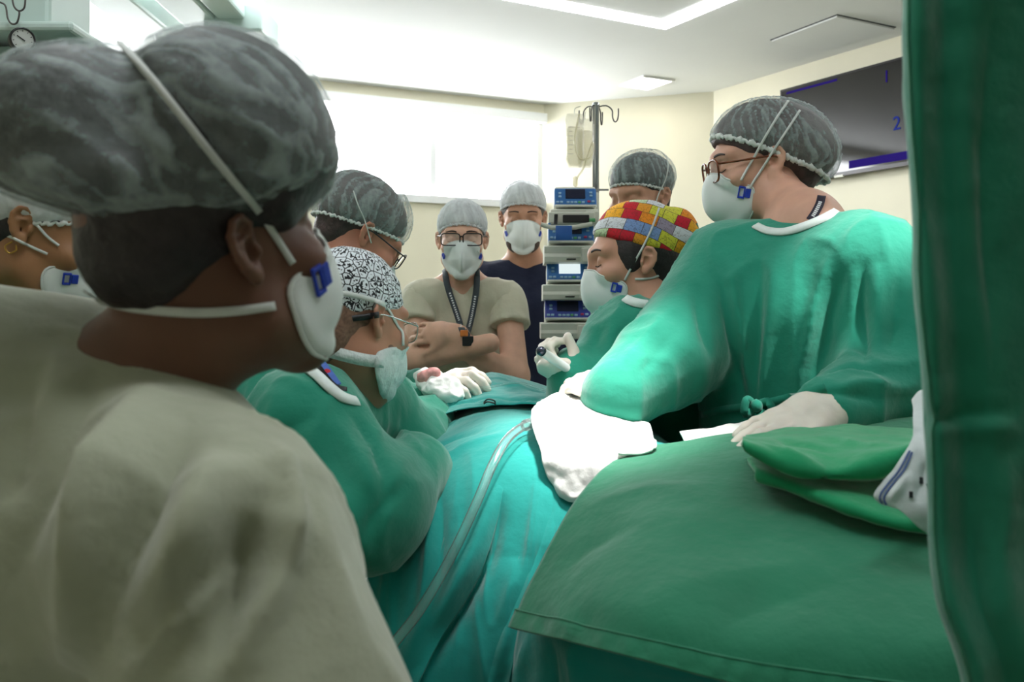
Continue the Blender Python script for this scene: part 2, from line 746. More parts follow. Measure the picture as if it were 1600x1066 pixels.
def glassy(name, tint=(0.90, 0.96, 0.94), ior=1.4, rough=0.05):
    """clear plastic wall: Fresnel mix of gloss and see-through"""
    m = bpy.data.materials.new(name)
    m.use_nodes = True
    nt = m.node_tree
    nt.nodes.remove(nt.nodes['Principled BSDF'])
    tr = nt.nodes.new('ShaderNodeBsdfTransparent')
    tr.inputs[0].default_value = (*tint, 1)
    gl = nt.nodes.new('ShaderNodeBsdfGlossy')
    gl.inputs['Roughness'].default_value = rough
    fr = nt.nodes.new('ShaderNodeFresnel')
    fr.inputs['IOR'].default_value = ior
    nz = nt.nodes.new('ShaderNodeTexNoise')
    nz.inputs['Scale'].default_value = 40
    ad = nt.nodes.new('ShaderNodeMath')
    ad.operation = 'MULTIPLY_ADD'
    ad.inputs[1].default_value = 0.06
    nt.links.new(nz.outputs['Fac'], ad.inputs[0])
    nt.links.new(fr.outputs[0], ad.inputs[2])
    mx = nt.nodes.new('ShaderNodeMixShader')
    nt.links.new(ad.outputs[0], mx.inputs[0])
    nt.links.new(tr.outputs[0], mx.inputs[1])
    nt.links.new(gl.outputs[0], mx.inputs[2])
    df = nt.nodes.new('ShaderNodeBsdfDiffuse')
    df.inputs[0].default_value = (0.8, 0.9, 0.88, 1)
    m3 = nt.nodes.new('ShaderNodeMixShader')
    m3.inputs[0].default_value = 0.07
    nt.links.new(mx.outputs[0], m3.inputs[1])
    nt.links.new(df.outputs[0], m3.inputs[2])
    nt.links.new(m3.outputs[0], nt.nodes['Material Output'].inputs['Surface'])
    return m


def patch_cap(name):
    """patchwork print: rectangular patches of many colours with thin dark outlines"""
    m = bpy.data.materials.new(name)
    m.use_nodes = True
    nt = m.node_tree
    b = nt.nodes['Principled BSDF']
    b.inputs['Roughness'].default_value = 0.85
    uv = nt.nodes.new('ShaderNodeUVMap')
    mp = nt.nodes.new('ShaderNodeMapping')
    mp.inputs['Rotation'].default_value[2] = 0.45
    nt.links.new(uv.outputs[0], mp.inputs[0])
    br = nt.nodes.new('ShaderNodeTexBrick')
    br.offset = 0.37
    br.squash = 0.75
    br.squash_frequency = 3
    br.inputs['Color1'].default_value = (0, 0, 0, 1)
    br.inputs['Color2'].default_value = (1, 1, 1, 1)
    br.inputs['Mortar'].default_value = (0.5, 0.5, 0.5, 1)
    br.inputs['Scale'].default_value = 24.0
    br.inputs['Mortar Size'].default_value = 0.014
    br.inputs['Brick Width'].default_value = 0.95
    br.inputs['Row Height'].default_value = 0.66
    nt.links.new(mp.outputs[0], br.inputs['Vector'])
    cr = nt.nodes.new('ShaderNodeValToRGB')
    cr.color_ramp.interpolation = 'CONSTANT'
    cols = [(196, 22, 40), (232, 168, 30), (120, 150, 200), (205, 205, 60), (222, 150, 40), (70, 160, 80), (205, 190, 205),
            (238, 196, 50), (150, 140, 160), (190, 20, 45), (190, 210, 170), (228, 140, 30), (40, 140, 100), (210, 215, 220), (225, 190, 60)]
    order = [cols[i] for i in (0, 3, 2, 4, 1, 6, 5, 9, 7, 8, 11, 12, 10, 13, 14)]
    el = cr.color_ramp.elements
    el[0].color = lin(order[0])
    el[1].position = 1.0 / len(order)
    el[1].color = lin(order[1])
    for i in range(2, len(order)):
        e = el.new(i / len(order))
        e.color = lin(order[i])
    nt.links.new(br.outputs['Color'], cr.inputs['Fac'])
    n = nt.nodes.new('ShaderNodeTexNoise')
    n.inputs['Scale'].default_value = 90
    n.inputs['Detail'].default_value = 3
    nt.links.new(uv.outputs[0], n.inputs['Vector'])
    th = nt.nodes.new('ShaderNodeMath')
    th.operation = 'COMPARE'
    th.inputs[1].default_value = 0.5
    th.inputs[2].default_value = 0.018
    nt.links.new(n.outputs['Fac'], th.inputs[0])
    mx = nt.nodes.new('ShaderNodeMath')
    mx.operation = 'MAXIMUM'
    half = nt.nodes.new('ShaderNodeMath')
    half.operation = 'MULTIPLY'
    half.inputs[1].default_value = 0.45
    nt.links.new(th.outputs[0], half.inputs[0])
    nt.links.new(half.outputs[0], mx.inputs[0])
    nt.links.new(br.outputs['Fac'], mx.inputs[1])
    mix = nt.nodes.new('ShaderNodeMix')
    mix.data_type = 'RGBA'
    nt.links.new(mx.outputs[0], mix.inputs[0])
    nt.links.new(cr.outputs['Color'], mix.inputs[6])
    mix.inputs[7].default_value = lin((60, 40, 30))
    nt.links.new(mix.outputs[2], b.inputs['Base Color'])
    return m


def scale_cap(name):
    """black and white all-over print: small pale rounded shapes outlined in black with dark marks inside"""
    m = bpy.data.materials.new(name)
    m.use_nodes = True
    nt = m.node_tree
    b = nt.nodes['Principled BSDF']
    b.inputs['Roughness'].default_value = 0.85
    uv = nt.nodes.new('ShaderNodeUVMap')
    vo = nt.nodes.new('ShaderNodeTexVoronoi')
    vo.feature = 'DISTANCE_TO_EDGE'
    vo.voronoi_dimensions = '2D'
    vo.inputs['Scale'].default_value = 62
    vo.inputs['Randomness'].default_value = 0.75
    nt.links.new(uv.outputs[0], vo.inputs['Vector'])
    e = nt.nodes.new('ShaderNodeMath')
    e.operation = 'LESS_THAN'
    e.inputs[1].default_value = 0.055
    nt.links.new(vo.outputs['Distance'], e.inputs[0])
    wv = nt.nodes.new('ShaderNodeTexVoronoi')
    wv.feature = 'F1'
    wv.voronoi_dimensions = '2D'
    wv.inputs['Scale'].default_value = 62
    wv.inputs['Randomness'].default_value = 0.75
    nt.links.new(uv.outputs[0], wv.inputs['Vector'])
    n = nt.nodes.new('ShaderNodeTexNoise')
    n.inputs['Scale'].default_value = 170
    n.inputs['Detail'].default_value = 1
    nt.links.new(uv.outputs[0], n.inputs['Vector'])
    g = nt.nodes.new('ShaderNodeMath')
    g.operation = 'LESS_THAN'
    g.inputs[1].default_value = 0.48
    nt.links.new(n.outputs['Fac'], g.inputs[0])
    g2 = nt.nodes.new('ShaderNodeMath')
    g2.operation = 'LESS_THAN'
    g2.inputs[1].default_value = 0.42
    nt.links.new(wv.outputs['Distance'], g2.inputs[0])
    an = nt.nodes.new('ShaderNodeMath')
    an.operation = 'MULTIPLY'
    nt.links.new(g.outputs[0], an.inputs[0])
    nt.links.new(g2.outputs[0], an.inputs[1])
    mx = nt.nodes.new('ShaderNodeMath')
    mx.operation = 'MAXIMUM'
    nt.links.new(e.outputs[0], mx.inputs[0])
    nt.links.new(an.outputs[0], mx.inputs[1])
    mix = nt.nodes.new('ShaderNodeMix')
    mix.data_type = 'RGBA'
    nt.links.new(mx.outputs[0], mix.inputs[0])
    mix.inputs[6].default_value = lin((216, 224, 228))
    mix.inputs[7].default_value = lin((22, 24, 28))
    nt.links.new(mix.outputs[2], b.inputs['Base Color'])
    return m


M = {}
M['wall'] = mat('cream_wall_paint', (226, 221, 198), 0.7, var=(3, 0.03), bump=(120, 0.1, 0.001))
M['ceiling'] = mat('white_ceiling_paint', (226, 228, 226), 0.85, var=(2, 0.02))
M['floor'] = mat('grey_vinyl_floor', (150, 156, 152), 0.35, var=(14, 0.12))
M['white_paint'] = mat('white_paint', (235, 236, 234), 0.45, var=(6, 0.02))
M['alu'] = mat('white_aluminium', (228, 230, 230), 0.35, var=(8, 0.02))
M['joint'] = mat('dark_joint', (70, 72, 72), 0.8, var=(20, 0.05))
M['window'] = emitter('daylit_frosted_pane', (250, 252, 255), WINDOW_EMIT)
M['led'] = emitter('led_diffuser', (250, 252, 255), LED_EMIT)
M['down'] = emitter('downlight_diffuser', (255, 250, 240), DOWNLIGHT_EMIT)
M['steel'] = mat('brushed_steel', (170, 172, 174), 0.28, 1.0, var=(30, 0.08))
M['dark_steel'] = mat('dark_wire', (90, 88, 86), 0.4, 0.8, var=(30, 0.08))
M['black'] = mat('black_plastic', (22, 23, 26), 0.4, var=(20, 0.1))
M['navy_panel'] = mat('dark_panel', (34, 34, 44), 0.5, var=(12, 0.15))
M['screen'] = mat('tv_glass', (16, 15, 16), 0.08, var=(3, 0.1), coat=0.5)
M['tv_bezel'] = mat('tv_bezel', (24, 23, 24), 0.3, var=(20, 0.1))
M['purple'] = emitter('screen_violet', (80, 60, 190), 0.28)
M['blue_digit'] = emitter('screen_blue', (70, 90, 210), 0.35)
M['pump'] = mat('pump_casing', (206, 208, 196), 0.45, var=(16, 0.04))
M['pump_blue'] = mat('pump_blue_panel', (52, 110, 176), 0.4, var=(16, 0.06))
M['pump_navy'] = mat('pump_dark_blue_panel', (48, 66, 160), 0.4, var=(16, 0.06))
M['pump_lcd'] = mat('pump_screen', (28, 32, 60), 0.2, var=(12, 0.2))
M['pump_lit'] = emitter('pump_lit_screen', (225, 240, 240), 0.9)
M['button'] = mat('pump_button', (150, 186, 214), 0.5, var=(30, 0.08))
M['button_red'] = mat('pump_button_red', (170, 50, 90), 0.5, var=(30, 0.08))
M['button_green'] = mat('pump_button_green', (90, 170, 110), 0.5, var=(30, 0.08))
M['blue_tape'] = mat('blue_tape', (32, 92, 170), 0.5, var=(30, 0.1))
M['pendant'] = mat('pendant_enamel', (186, 206, 200), 0.4, var=(6, 0.03))
M['pendant_dark'] = mat('pendant_side', (150, 176, 170), 0.45, var=(6, 0.03))
M['dial'] = mat('gauge_dial', (196, 200, 196), 0.4, var=(10, 0.02))
M['green'] = cloth('green_gown_cloth', (26, 136, 112))
M['green_b'] = cloth('green_gown_cloth_dark', (20, 128, 104))
M['teal'] = cloth('teal_drape_cloth', (16, 142, 134))
M['forest'] = cloth('forest_drape_cloth', (36, 124, 92))
M['curtain'] = cloth('hanging_drape_cloth', (24, 122, 94))
M['emerald'] = cloth('emerald_towel_cloth', (18, 150, 98), sheen=0.4)
M['beige'] = cloth('beige_scrub_cloth', (198, 194, 172))
M['beige_a'] = cloth('sage_beige_gown_cloth', (170, 176, 154))
M['navy'] = cloth('navy_scrub_cloth', (26, 32, 56), sheen=0.08)
M['greyteal'] = cloth('grey_teal_scrub_cloth', (126, 156, 152))
M['whiteknit'] = mat('white_knit_collar', (216, 226, 222), 0.9, var=(60, 0.05), bump=(500, 0.4, 0.001))
M['printed'] = cloth('white_printed_cloth', (206, 214, 214))
M['print_blue'] = mat('blue_print', (70, 92, 140), 0.8, var=(60, 0.2))
M['gauze'] = cloth('white_gauze', (236, 236, 232))
M['stain'] = mat('red_stained_gauze', (222, 150, 146), 0.8, var=(60, 0.5))
M['glove'] = mat('latex_glove', (226, 218, 206), 0.45, var=(30, 0.05), bump=(90, 0.3, 0.002), sss=0.1)
M['mask'] = mat('white_respirator', (222, 228, 226), 0.85, var=(30, 0.02), bump=(700, 0.15, 0.0006))
M['mask_knit'] = mat('crinkled_mask_paper', (208, 218, 216), 0.85, var=(40, 0.06), bump=(70, 0.9, 0.006))
M['strap'] = mat('elastic_strap', (206, 212, 208), 0.8, var=(80, 0.04), bump=(400, 0.3, 0.0006))
M['clip'] = mat('blue_mask_clip', (36, 66, 190), 0.45, var=(40, 0.05))
M['hair'] = mat('dark_hair', (38, 32, 34), 0.55, var=(70, 0.4), bump=(160, 0.6, 0.003))
M['hair_brown'] = mat('brown_hair', (70, 54, 54), 0.55, var=(70, 0.4), bump=(160, 0.6, 0.003))
M['brow'] = mat('eyebrow_hair', (44, 32, 28), 0.7, var=(200, 0.3))
M['stubble'] = mat('beard_stubble', (78, 62, 54), 0.8, var=(200, 0.3))
M['shaved'] = mat('close_cropped_hair', (118, 88, 72), 0.8, var=(200, 0.3))
M['cap'] = nonwoven('bouffant_cap', 0.10, 0.72, (188, 204, 202))
M['cap_w'] = nonwoven('bouffant_cap_dense', 0.74, 1.0, (238, 244, 246))
M['frame_black'] = mat('black_spectacle_frame', (26, 24, 26), 0.3, var=(30, 0.1))
M['frame_tort'] = mat('tortoiseshell_frame', (104, 52, 24), 0.25, var=(90, 0.6))
M['frame_silver'] = mat('silver_wire_frame', (190, 190, 188), 0.25, 1.0, var=(30, 0.05))
M['lens'] = clear('spectacle_lens', (235, 240, 240), 0.14, 0.05)
M['lanyard'] = mat('grey_lanyard', (66, 74, 80), 0.8, var=(120, 0.1))
M['lanyard_dark'] = mat('dark_lanyard', (36, 30, 48), 0.8, var=(120, 0.1))
M['lanyard_blue'] = mat('blue_lanyard', (72, 104, 178), 0.8, var=(120, 0.1))
M['emblem_red'] = mat('red_emblem', (214, 50, 70), 0.7, var=(120, 0.1))
M['orange'] = mat('orange_clip', (208, 120, 50), 0.5, var=(60, 0.2))
M['print_white'] = mat('white_lettering', (220, 222, 224), 0.7, var=(60, 0.02))
M['gold'] = mat('gold_earring', (200, 160, 80), 0.3, 1.0, var=(60, 0.05))
M['patch'] = patch_cap('patchwork_cap_print')
M['scales'] = scale_cap('black_white_cap_print')
M['bag'] = clear('infusion_bag_film', (230, 228, 212), 0.28, 0.15)
M['tubing'] = glassy('clear_tubing', (0.96, 0.99, 0.98), 1.22, 0.12)
M['fluid'] = clear('cream_fluid', (226, 218, 180), 0.38, 0.2)
M['pen_tip'] = mat('dark_metal_tip', (70, 74, 86), 0.25, 0.7, var=(30, 0.1))
M['skin_a'] = skin('brown_skin_deep', (104, 70, 54))
M['skin_b'] = skin('tan_skin', (176, 126, 102))
M['skin_c'] = skin('rosy_skin', (190, 130, 108))
M['skin_d'] = skin('light_olive_skin', (214, 168, 144))
M['skin_e'] = skin('medium_tan_skin', (190, 142, 116))
M['skin_g'] = skin('fair_olive_skin', (196, 146, 122))
M['skin_i'] = skin('fair_rosy_skin', (204, 158, 136))
M['skin_j'] = skin('brown_skin', (150, 108, 74))
M['field_skin'] = skin('exposed_skin', (226, 170, 150))

# ================================================================== THE ROOM
CEIL = 2.75


def onceil(px, py, z=CEIL):
    Y = (z - CAM_Z) * F_PX / (HOR - py)
    return np.array([(px - 800) / F_PX * Y, Y])


K1 = onceil(850, 163.5)
K2 = onceil(1115, 143)
WD = unit(onceil(490, 124.5) - K1)          # along the window wall, to the left
RD = unit(onceil(1410, 55) - K2)            # along the right wall, towards the camera
CL = K1 + WD * 5.2
CB = CL + RD * 8.2
CR = K2 + RD * 10.0


def wallbox(a, b, z0, z1, out, th=0.12):
    a, b = np.asarray(a), np.asarray(b)
    return prism([a, b, b + out * th, a + out * th], z0, z1)


def outward(a, b):
    d = unit(np.asarray(b) - np.asarray(a))
    n = np.array([d[1], -d[0]])
    return n if n @ (np.asarray(a) - np.array([0.3, 2.5])) > 0 else -n


room_poly = [K1, K2, CR, CB, CL]
tag(obj('floor', *prism([p + unit(p - np.array([.3, 2.5])) * .2 for p in room_poly], -0.1, 0.0), M['floor'], smooth=False), kind='structure')
tag(obj('ceiling', *prism([p + unit(p - np.array([.3, 2.5])) * .2 for p in room_poly], CEIL, CEIL + 0.1), M['ceiling'], smooth=False), kind='structure')
WZ0, WZ1 = 2.058, 2.63
oW = outward(CL, K1)
W_L = 3.62
wparts = [wallbox(CL, K1, 0, WZ0, oW), wallbox(CL, K1, WZ1, CEIL, oW), wallbox(CL, K1 + WD * W_L, WZ0, WZ1, oW)]
tag(obj('wall_back', *mj(*wparts), M['wall'], smooth=False), kind='structure')
tag(obj('wall_corner', *wallbox(K1, K2, 0, CEIL, outward(K1, K2)), M['wall'], smooth=False), kind='structure')
tag(obj('wall_right', *wallbox(K2, CR, 0, CEIL, outward(K2, CR)), M['wall'], smooth=False), kind='structure')
tag(obj('wall_rear', *wallbox(CB, CR, 0, CEIL, outward(CB, CR)), M['wall'], smooth=False), kind='structure')
tag(obj('wall_left', *wallbox(CL, CB, 0, CEIL, outward(CL, CB)), M['wall'], smooth=False), kind='structure')

# the high strip window
win = root('window_1', (*(K1 + WD * 1.6), WZ0))
tag(win, kind='structure')
edges = [0.02, 0.80, 1.62, 2.40, W_L - 0.02]
for i in range(4):
    a, b = K1 + WD * (edges[i] + .022), K1 + WD * (edges[i + 1] - .022)
    obj('pane', *wallbox(a + oW * .05, b + oW * .05, WZ0 + .025, WZ1, oW, .006), M['window'], win, smooth=False)
for e in edges:
    obj('mullion', *wallbox(K1 + WD * (e - .022) + oW * .02, K1 + WD * (e + .022) + oW * .02, WZ0, WZ1, oW, .06), M['alu'], win, smooth=False)
obj('window_sill', *wallbox(K1 + WD * .0 - oW * .03, K1 + WD * (W_L + .03) - oW * .03, WZ0 - .025, WZ0 + .022, oW, .14), M['alu'], win, smooth=False)
obj('blind_cassette', *wallbox(K1 + WD * .0 - oW * .05, K1 + WD * (W_L + .03) - oW * .05, WZ1 - .012, WZ1 + .05, oW, .06), M['white_paint'], win, smooth=False)

# ceiling: recessed LED strip in a rectangle, square downlight, access hatch
led = root('led_strip_light', (*(onceil(1040, 44)), CEIL))
tag(led, 'long white LED strip light with a right-angled corner set in the ceiling', 'ceiling light')
c0 = onceil(1040, 44)
da = unit(onceil(800, 0) - c0)
db = unit(onceil(1145, 0) - c0)
c1, c2, c3 = c0 + da * 3.0, c0 + db * 3.5, c0 + da * 3.0 + db * 3.5
for a, b, n in ((c0, c1, db), (c0, c2, da), (c1, c3, -da), (c2, c3, -db)):
    d = unit(b - a)
    obj('diffuser', *prism([a, b, b + n * .1, a + n * .1] if np.cross(d, n) > 0 else [b, a, a + n * .1, b + n * .1], CEIL - .006, CEIL + .002), M['led'], led, smooth=False)
sq = [onceil(*q) for q in ((972, 132), (1012, 138), (1050, 124.5), (1006, 118.5))]
sc = sum(sq) / 4
dl = root('downlight', (*sc, CEIL))
tag(dl, 'small square downlight in the ceiling above the infusion stand', 'ceiling light')
obj('diffuser', *prism(sq, CEIL - .008, CEIL), M['down'], dl, smooth=False)
fr = [sc + (q - sc) * 1.12 for q in sq]
obj('frame', *mj(*[prism([sq[i], sq[(i + 1) % 4], fr[(i + 1) % 4], fr[i]], CEIL - .012, CEIL) for i in range(4)]), M['white_paint'], dl, smooth=False)
hq = [onceil(*q) for q in ((1203, 62), (1290, 76), (1400, 42), (1308, 22))]
hc = sum(hq) / 4
ht = root('ceiling_hatch', (*hc, CEIL))
tag(ht, 'flush square access panel in the ceiling above the wall screen', 'ceiling panel')
obj('panel', *prism([hc + (q - hc) * .97 for q in hq], CEIL - .012, CEIL), M['ceiling'], ht, smooth=False)
obj('joint', *prism(hq, CEIL - .004, CEIL), M['joint'], ht, smooth=False)

# ceiling pendant arms and end box at the top left
pr = root('ceiling_pendant_arm', P(330, 40, 3.9))
tag(pr, 'pale grey double pendant arm under the ceiling ending in a square box', 'pendant arm')


def beam(x0, x1, y0, y1, z0, z1, name, m, par, bev=.012):
    return obj(name, *box(((x0 + x1) / 2, (y0 + y1) / 2, (z0 + z1) / 2), (abs(x1 - x0), abs(y1 - y0), abs(z1 - z0)), bev=bev), m, par, smooth=False)


beam(-1.62, -1.44, 1.4, 4.4, 2.50, 2.60, 'arm', M['pendant'], pr)
beam(-1.36, -1.20, 1.4, 4.0, 2.50, 2.62, 'arm', M['pendant'], pr)
beam(-1.195, -1.08, 1.4, 3.96, 2.505, 2.60, 'arm', M['pendant'], pr)
beam(-1.25, -1.01, 3.88, 4.16, 2.455, 2.57, 'end_box', M['pendant'], pr)
beam(-1.20, -1.06, 3.92, 4.12, 2.57, CEIL, 'ceiling_mount', M['white_paint'], pr)

# gas console column at the left edge, with gauge and hooks
gc = root('gas_console', (-1.28, 2.35, 0))
tag(gc, 'pale green medical gas console at the left edge with a round gauge', 'medical console')
YC = 2.2
a = P(-140, 43, YC)
b = P(74, -330, YC)
obj('upper_panel', *box(((a[0] + b[0]) / 2, YC + .12, (a[2] + b[2]) / 2), (b[0] - a[0], .22, b[2] - a[2]), bev=.01), M['pendant'], gc, smooth=False)
a, b = P(-140, 58, YC), P(128, 42, YC)
obj('shelf', *box(((a[0] + b[0]) / 2, YC + .10, (a[2] + b[2]) / 2), (b[0] - a[0], .30, b[2] - a[2]), bev=.008), M['pendant'], gc, smooth=False)
a, b = P(-140, 1350, YC), P(112, 58, YC)
obj('lower_panel', *box(((a[0] + b[0]) / 2, YC + .14, b[2] / 2), (b[0] - a[0], .22, b[2] - 0.02), bev=.01), M['pendant_dark'], gc, smooth=False)
a, b = P(12, 200, YC), P(100, 76, YC)
obj('outlet_plate', *box(((a[0] + b[0]) / 2, YC + .025, (a[2] + b[2]) / 2), (b[0] - a[0], .016, b[2] - a[2]), bev=.004), M['pendant'], gc, smooth=False)
g = P(35, 62, 2.08)
gauge = root('vacuum_gauge', g + np.array([0, .05, -.08]))
tag(gauge, 'round black-rimmed pressure gauge with a pale dial on the gas console', 'gauge')
ax = unit(np.array([0, 0, CAM_Z]) - g + np.array([.3, 0, .3]))
obj('case', *lathe([(.026, -.03), (.0265, -.002), (.0255, .006), (.0225, .008), (.0215, .004)], g, ax, 28), M['black'], gauge)
obj('dial', *lathe([(.0215, .0035), (.0215, .0045)], g, ax, 28), M['dial'], gauge, smooth=False)
gu = unit(np.cross([0, 0, 1], ax))
gv = np.cross(ax, gu)
for q in range(9):
    an = math.radians(225 - q * 33.75)
    d = gu * math.cos(an) + gv * math.sin(an)
    obj('tick', *ribbon([g + ax * .0052 + d * .0165, g + ax * .0052 + d * .0195], ax, .0014, .0006), M['black'], gauge, smooth=False)
obj('needle', *ribbon([g + ax * .006 - (gu * -.8 + gv * .5) * .006, g + ax * .006 + (gu * -.8 + gv * .5) * .014], ax, .0022, .0008), M['black'], gauge, smooth=False)
s0 = P(38, 82, 2.10)
obj('stem', *tube([s0, s0 + [0, 0, -.012]], .008, 10), M['steel'], gauge)
obj('regulator_knob', *lathe([(.010, -.012), (.0165, -.010), (.0175, .0), (.0165, .012), (.012, .018)], P(38, 90, 2.09), (0.1, -1, .1), 16), M['black'], gauge)
obj('bracket', *box(P(32, 108, 2.14), (.032, .09, .05), bev=.006), M['black'], gauge, smooth=False)
for pts in ([(-6, 2), (8, 8), (12, 28), (18, 37), (26, 36), (30, 24), (30, 16)], [(18, -8), (22, 10), (30, 17), (38, 12), (40, -6)]):
    hk = obj('wire_hook', *tube(dense([P(x, y, 2.14) for x, y in pts], 26), .0021, 8), M['dark_steel'])
    tag(hk, 'bent wire hook hanging over the gauge, ' + ('lower of the two' if pts[0][0] < 0 else 'upper of the two'), 'hook', 'wire hooks on the gas console')

# wall screen
n2 = -outward(K2, CR)


def onright(px):
    a = (px - 800) / F_PX
    t = (a * K2[1] - K2[0]) / (RD[0] - a * RD[1])
    return K2 + RD * t


t0 = onright(1231)
TVW = 1.18
zt = CAM_Z + (HOR - 143) / F_PX * t0[1]
zb = CAM_Z + (HOR - 291) / F_PX * t0[1]
tv = root('wall_screen', (*(t0 + RD * TVW / 2), zb))
tag(tv, 'large black flat screen on the right wall with violet bars', 'screen')


def ontv(u0, u1, z0, z1, d0, d1):
    a, b = t0 + RD * u0, t0 + RD * u1
    pol = [a + n2 * d0, b + n2 * d0, b + n2 * d1, a + n2 * d1]
    return prism(pol, z0, z1)


obj('casing', *ontv(0, TVW, zb, zt, .03, .062), M['tv_bezel'], tv, smooth=False)
obj('screen', *ontv(.012, TVW - .012, zb + .02, zt - .012, .06, .0635), M['screen'], tv, smooth=False)
obj('bracket', *ontv(.3, .9, zb + .15, zt - .15, 0, .03), M['black'], tv, smooth=False)
obj('sensor', *ontv(.40, .46, zb - .006, zb + .006, .05, .064), M['pump'], tv, smooth=False)
H = zt - zb
obj('violet_bar', *ontv(.50, TVW - .02, zb + .03, zb + .13 * H, .0636, .0642), M['purple'], tv, smooth=False)
obj('violet_line', *ontv(.05, .42, zt - .035, zt - .022, .0636, .0642), M['purple'], tv, smooth=False)


def tvtext(txt, u, z, size, m):
    cu = bpy.data.curves.new('digit', 'FONT')
    cu.body = txt
    cu.size = size
    cu.extrude = .0005
    tmp = bpy.data.objects.new('digit_curve', cu)
    COL.objects.link(tmp)
    me = bpy.data.meshes.new_from_object(tmp.evaluated_get(bpy.context.evaluated_depsgraph_get()))
    bpy.data.objects.remove(tmp)
    me.materials.clear()
    me.materials.append(m)
    o = bpy.data.objects.new('digit', me)
    COL.objects.link(o)
    o.parent = tv
    p = np.array([*(t0 + RD * u + n2 * .066), z]) - ORG[tv.name]
    o.location = p
    o.rotation_euler = (math.radians(90), 0, math.atan2(RD[1], RD[0]))


tvtext('2', .78, zb + .34 * H, .10, M['blue_digit'])
tvtext('1', .72, zb + .80 * H, .09, M['purple'])

# ================================================================== INFUSION STAND AND PUMPS
YS = 3.32
px0 = P(931, 300, YS)[0]
st = root('infusion_stand', (px0, YS, 0))
tag(st, 'tall steel infusion pole with four wire hooks behind the stacked pumps', 'infusion stand')
top = P(930, 166, YS)[2]
obj('pole', *tube([(px0, YS, .06), (px0, YS, top)], .0115, 14), M['steel'], st)
obj('cap', *lathe([(.013, 0), (.014, .006), (.010, .014), (.003, .017)], (px0, YS, top - .002), n=14), M['steel'], st)
for dx, dy, s in ((-1, .25, .75), (-.6, -.8, .5), (1, -.25, 1.0), (.55, .85, .62)):
    d = unit((dx, dy, 0))
    L = .078 * s
    pts = [np.array([px0, YS, top - .004]) + d * L * q + np.array([0, 0, w]) for q, w in ((0, 0), (.45, .004), (.72, -.012), (.74, -.035), (.82, -.052), (.94, -.05), (1.0, -.03), (1.0, -.008))]
    obj('hook', *tube(dense(pts, 22), .0024, 8), M['dark_steel'], st)
obj('crossbar', *box((P(925, 300, YS)[0], YS - .02, P(925, 298, YS)[2]), (.11, .012, .006)), M['steel'], st, smooth=False)
for q in range(5):
    an = q * 2 * math.pi / 5
    e = np.array([px0 + .26 * math.cos(an), YS + .26 * math.sin(an), .05])
    lg = obj('leg', *tube([(px0, YS, .09), e], .014, 8), M['steel'], st)
    obj('caster', *lathe([(.02, -.012), (.025, -.010), (.025, .010), (.02, .012)], e - [0, 0, .025], (math.sin(an), -math.cos(an), 0), 14), M['black'], lg)
obj('rack', *box((px0 - .012, YS - .02, P(0, 420, YS)[2]), (.04, .03, .52), bev=.004), M['pump'], st, smooth=False)


def pump(cx, ytop, ybot, Y, panel, lcd, label, wpx=74):
    """syringe/infusion pump: sloped blue control panel over a pale tray"""
    c = P(cx, ybot, Y)
    pm = root('infusion_pump', (c[0], Y, c[2]))
    tag(pm, label, 'infusion pump', 'infusion pumps stacked on the stand')
    u = Y / F_PX
    w = wpx * u
    h = (ybot - ytop) * u
    tray_h = h * .44
    prof = [(-.075, 0), (-.10, .004), (-.104, tray_h * .35), (-.092, tray_h * .55), (-.096, tray_h * .92), (-.085, tray_h), (.06, tray_h), (.06, 0)]
    n = len(prof)
    V = [(sx * w / 2, y, z) for sx in (-1, 1) for y, z in prof]
    Fc = [tuple(range(n)), tuple(range(n, 2 * n))[::-1]] + [(i, n + i, n + (i + 1) % n, (i + 1) % n) for i in range(n)]
    off = np.array([c[0], Y, c[2]])
    obj('tray', np.array(V) + off, Fc, M['pump'], pm, smooth=False)
    obj('side_block', *box(off + [w * .36, -.09, tray_h * .45], (w * .3, .045, tray_h * .8), bev=.004), M['pump'], pm, smooth=False)
    obj('nameplate', *box(off + [w * .02, -.1045, tray_h * .22], (w * .18, .003, .004)), M['black'], pm, smooth=False)
    tilt = math.radians(24)
    R = np.array([[1, 0, 0], [0, math.cos(tilt), math.sin(tilt)], [0, -math.sin(tilt), math.cos(tilt)]])
    pc = off + np.array([w * .03, -.045, tray_h + (h - tray_h) * .5])
    ph = (h - tray_h) * 1.06
    obj('housing', *box(pc + [0, .03, 0], (w * .9, .08, ph), R, bev=.01, seg=3), M['pump'], pm, smooth=False)
    pn = obj('control_panel', *box(pc + R @ np.array([0, -.014, .001]), (w * .90, .012, ph * .96), R, bev=.005, seg=3), panel, pm, smooth=False)
    f = -.0215
    obj('screen', *box(pc + R @ np.array([w * .0, f, ph * .16]), (w * .42, .004, ph * .50), R, bev=.001), lcd, pm, smooth=False)
    obj('lower_rim', *box(pc + R @ np.array([0, f + .004, -ph * .44]), (w * .88, .008, ph * .10), R, bev=.002), M['pump'], pm, smooth=False)
    k = 0
    for bx, bz, m in [(-.38, -.27, 'button'), (-.30, -.27, 'button'), (-.16, -.28, 'button'), (-.08, -.28, 'button'), (0, -.28, 'button'), (.08, -.28, 'button_green'),
                      (.16, -.28, 'button'), (.28, -.24, 'button_red'), (.37, -.24, 'button'), (-.33, .02, 'button'), (.33, .22, 'button'), (.33, .06, 'button'), (-.33, .2, 'button')]:
        obj('button', *box(pc + R @ np.array([w * bx, f, ph * bz]), (w * .062, .005, ph * .10), R, bev=.0015), M[m], pn, smooth=False)
    return pm


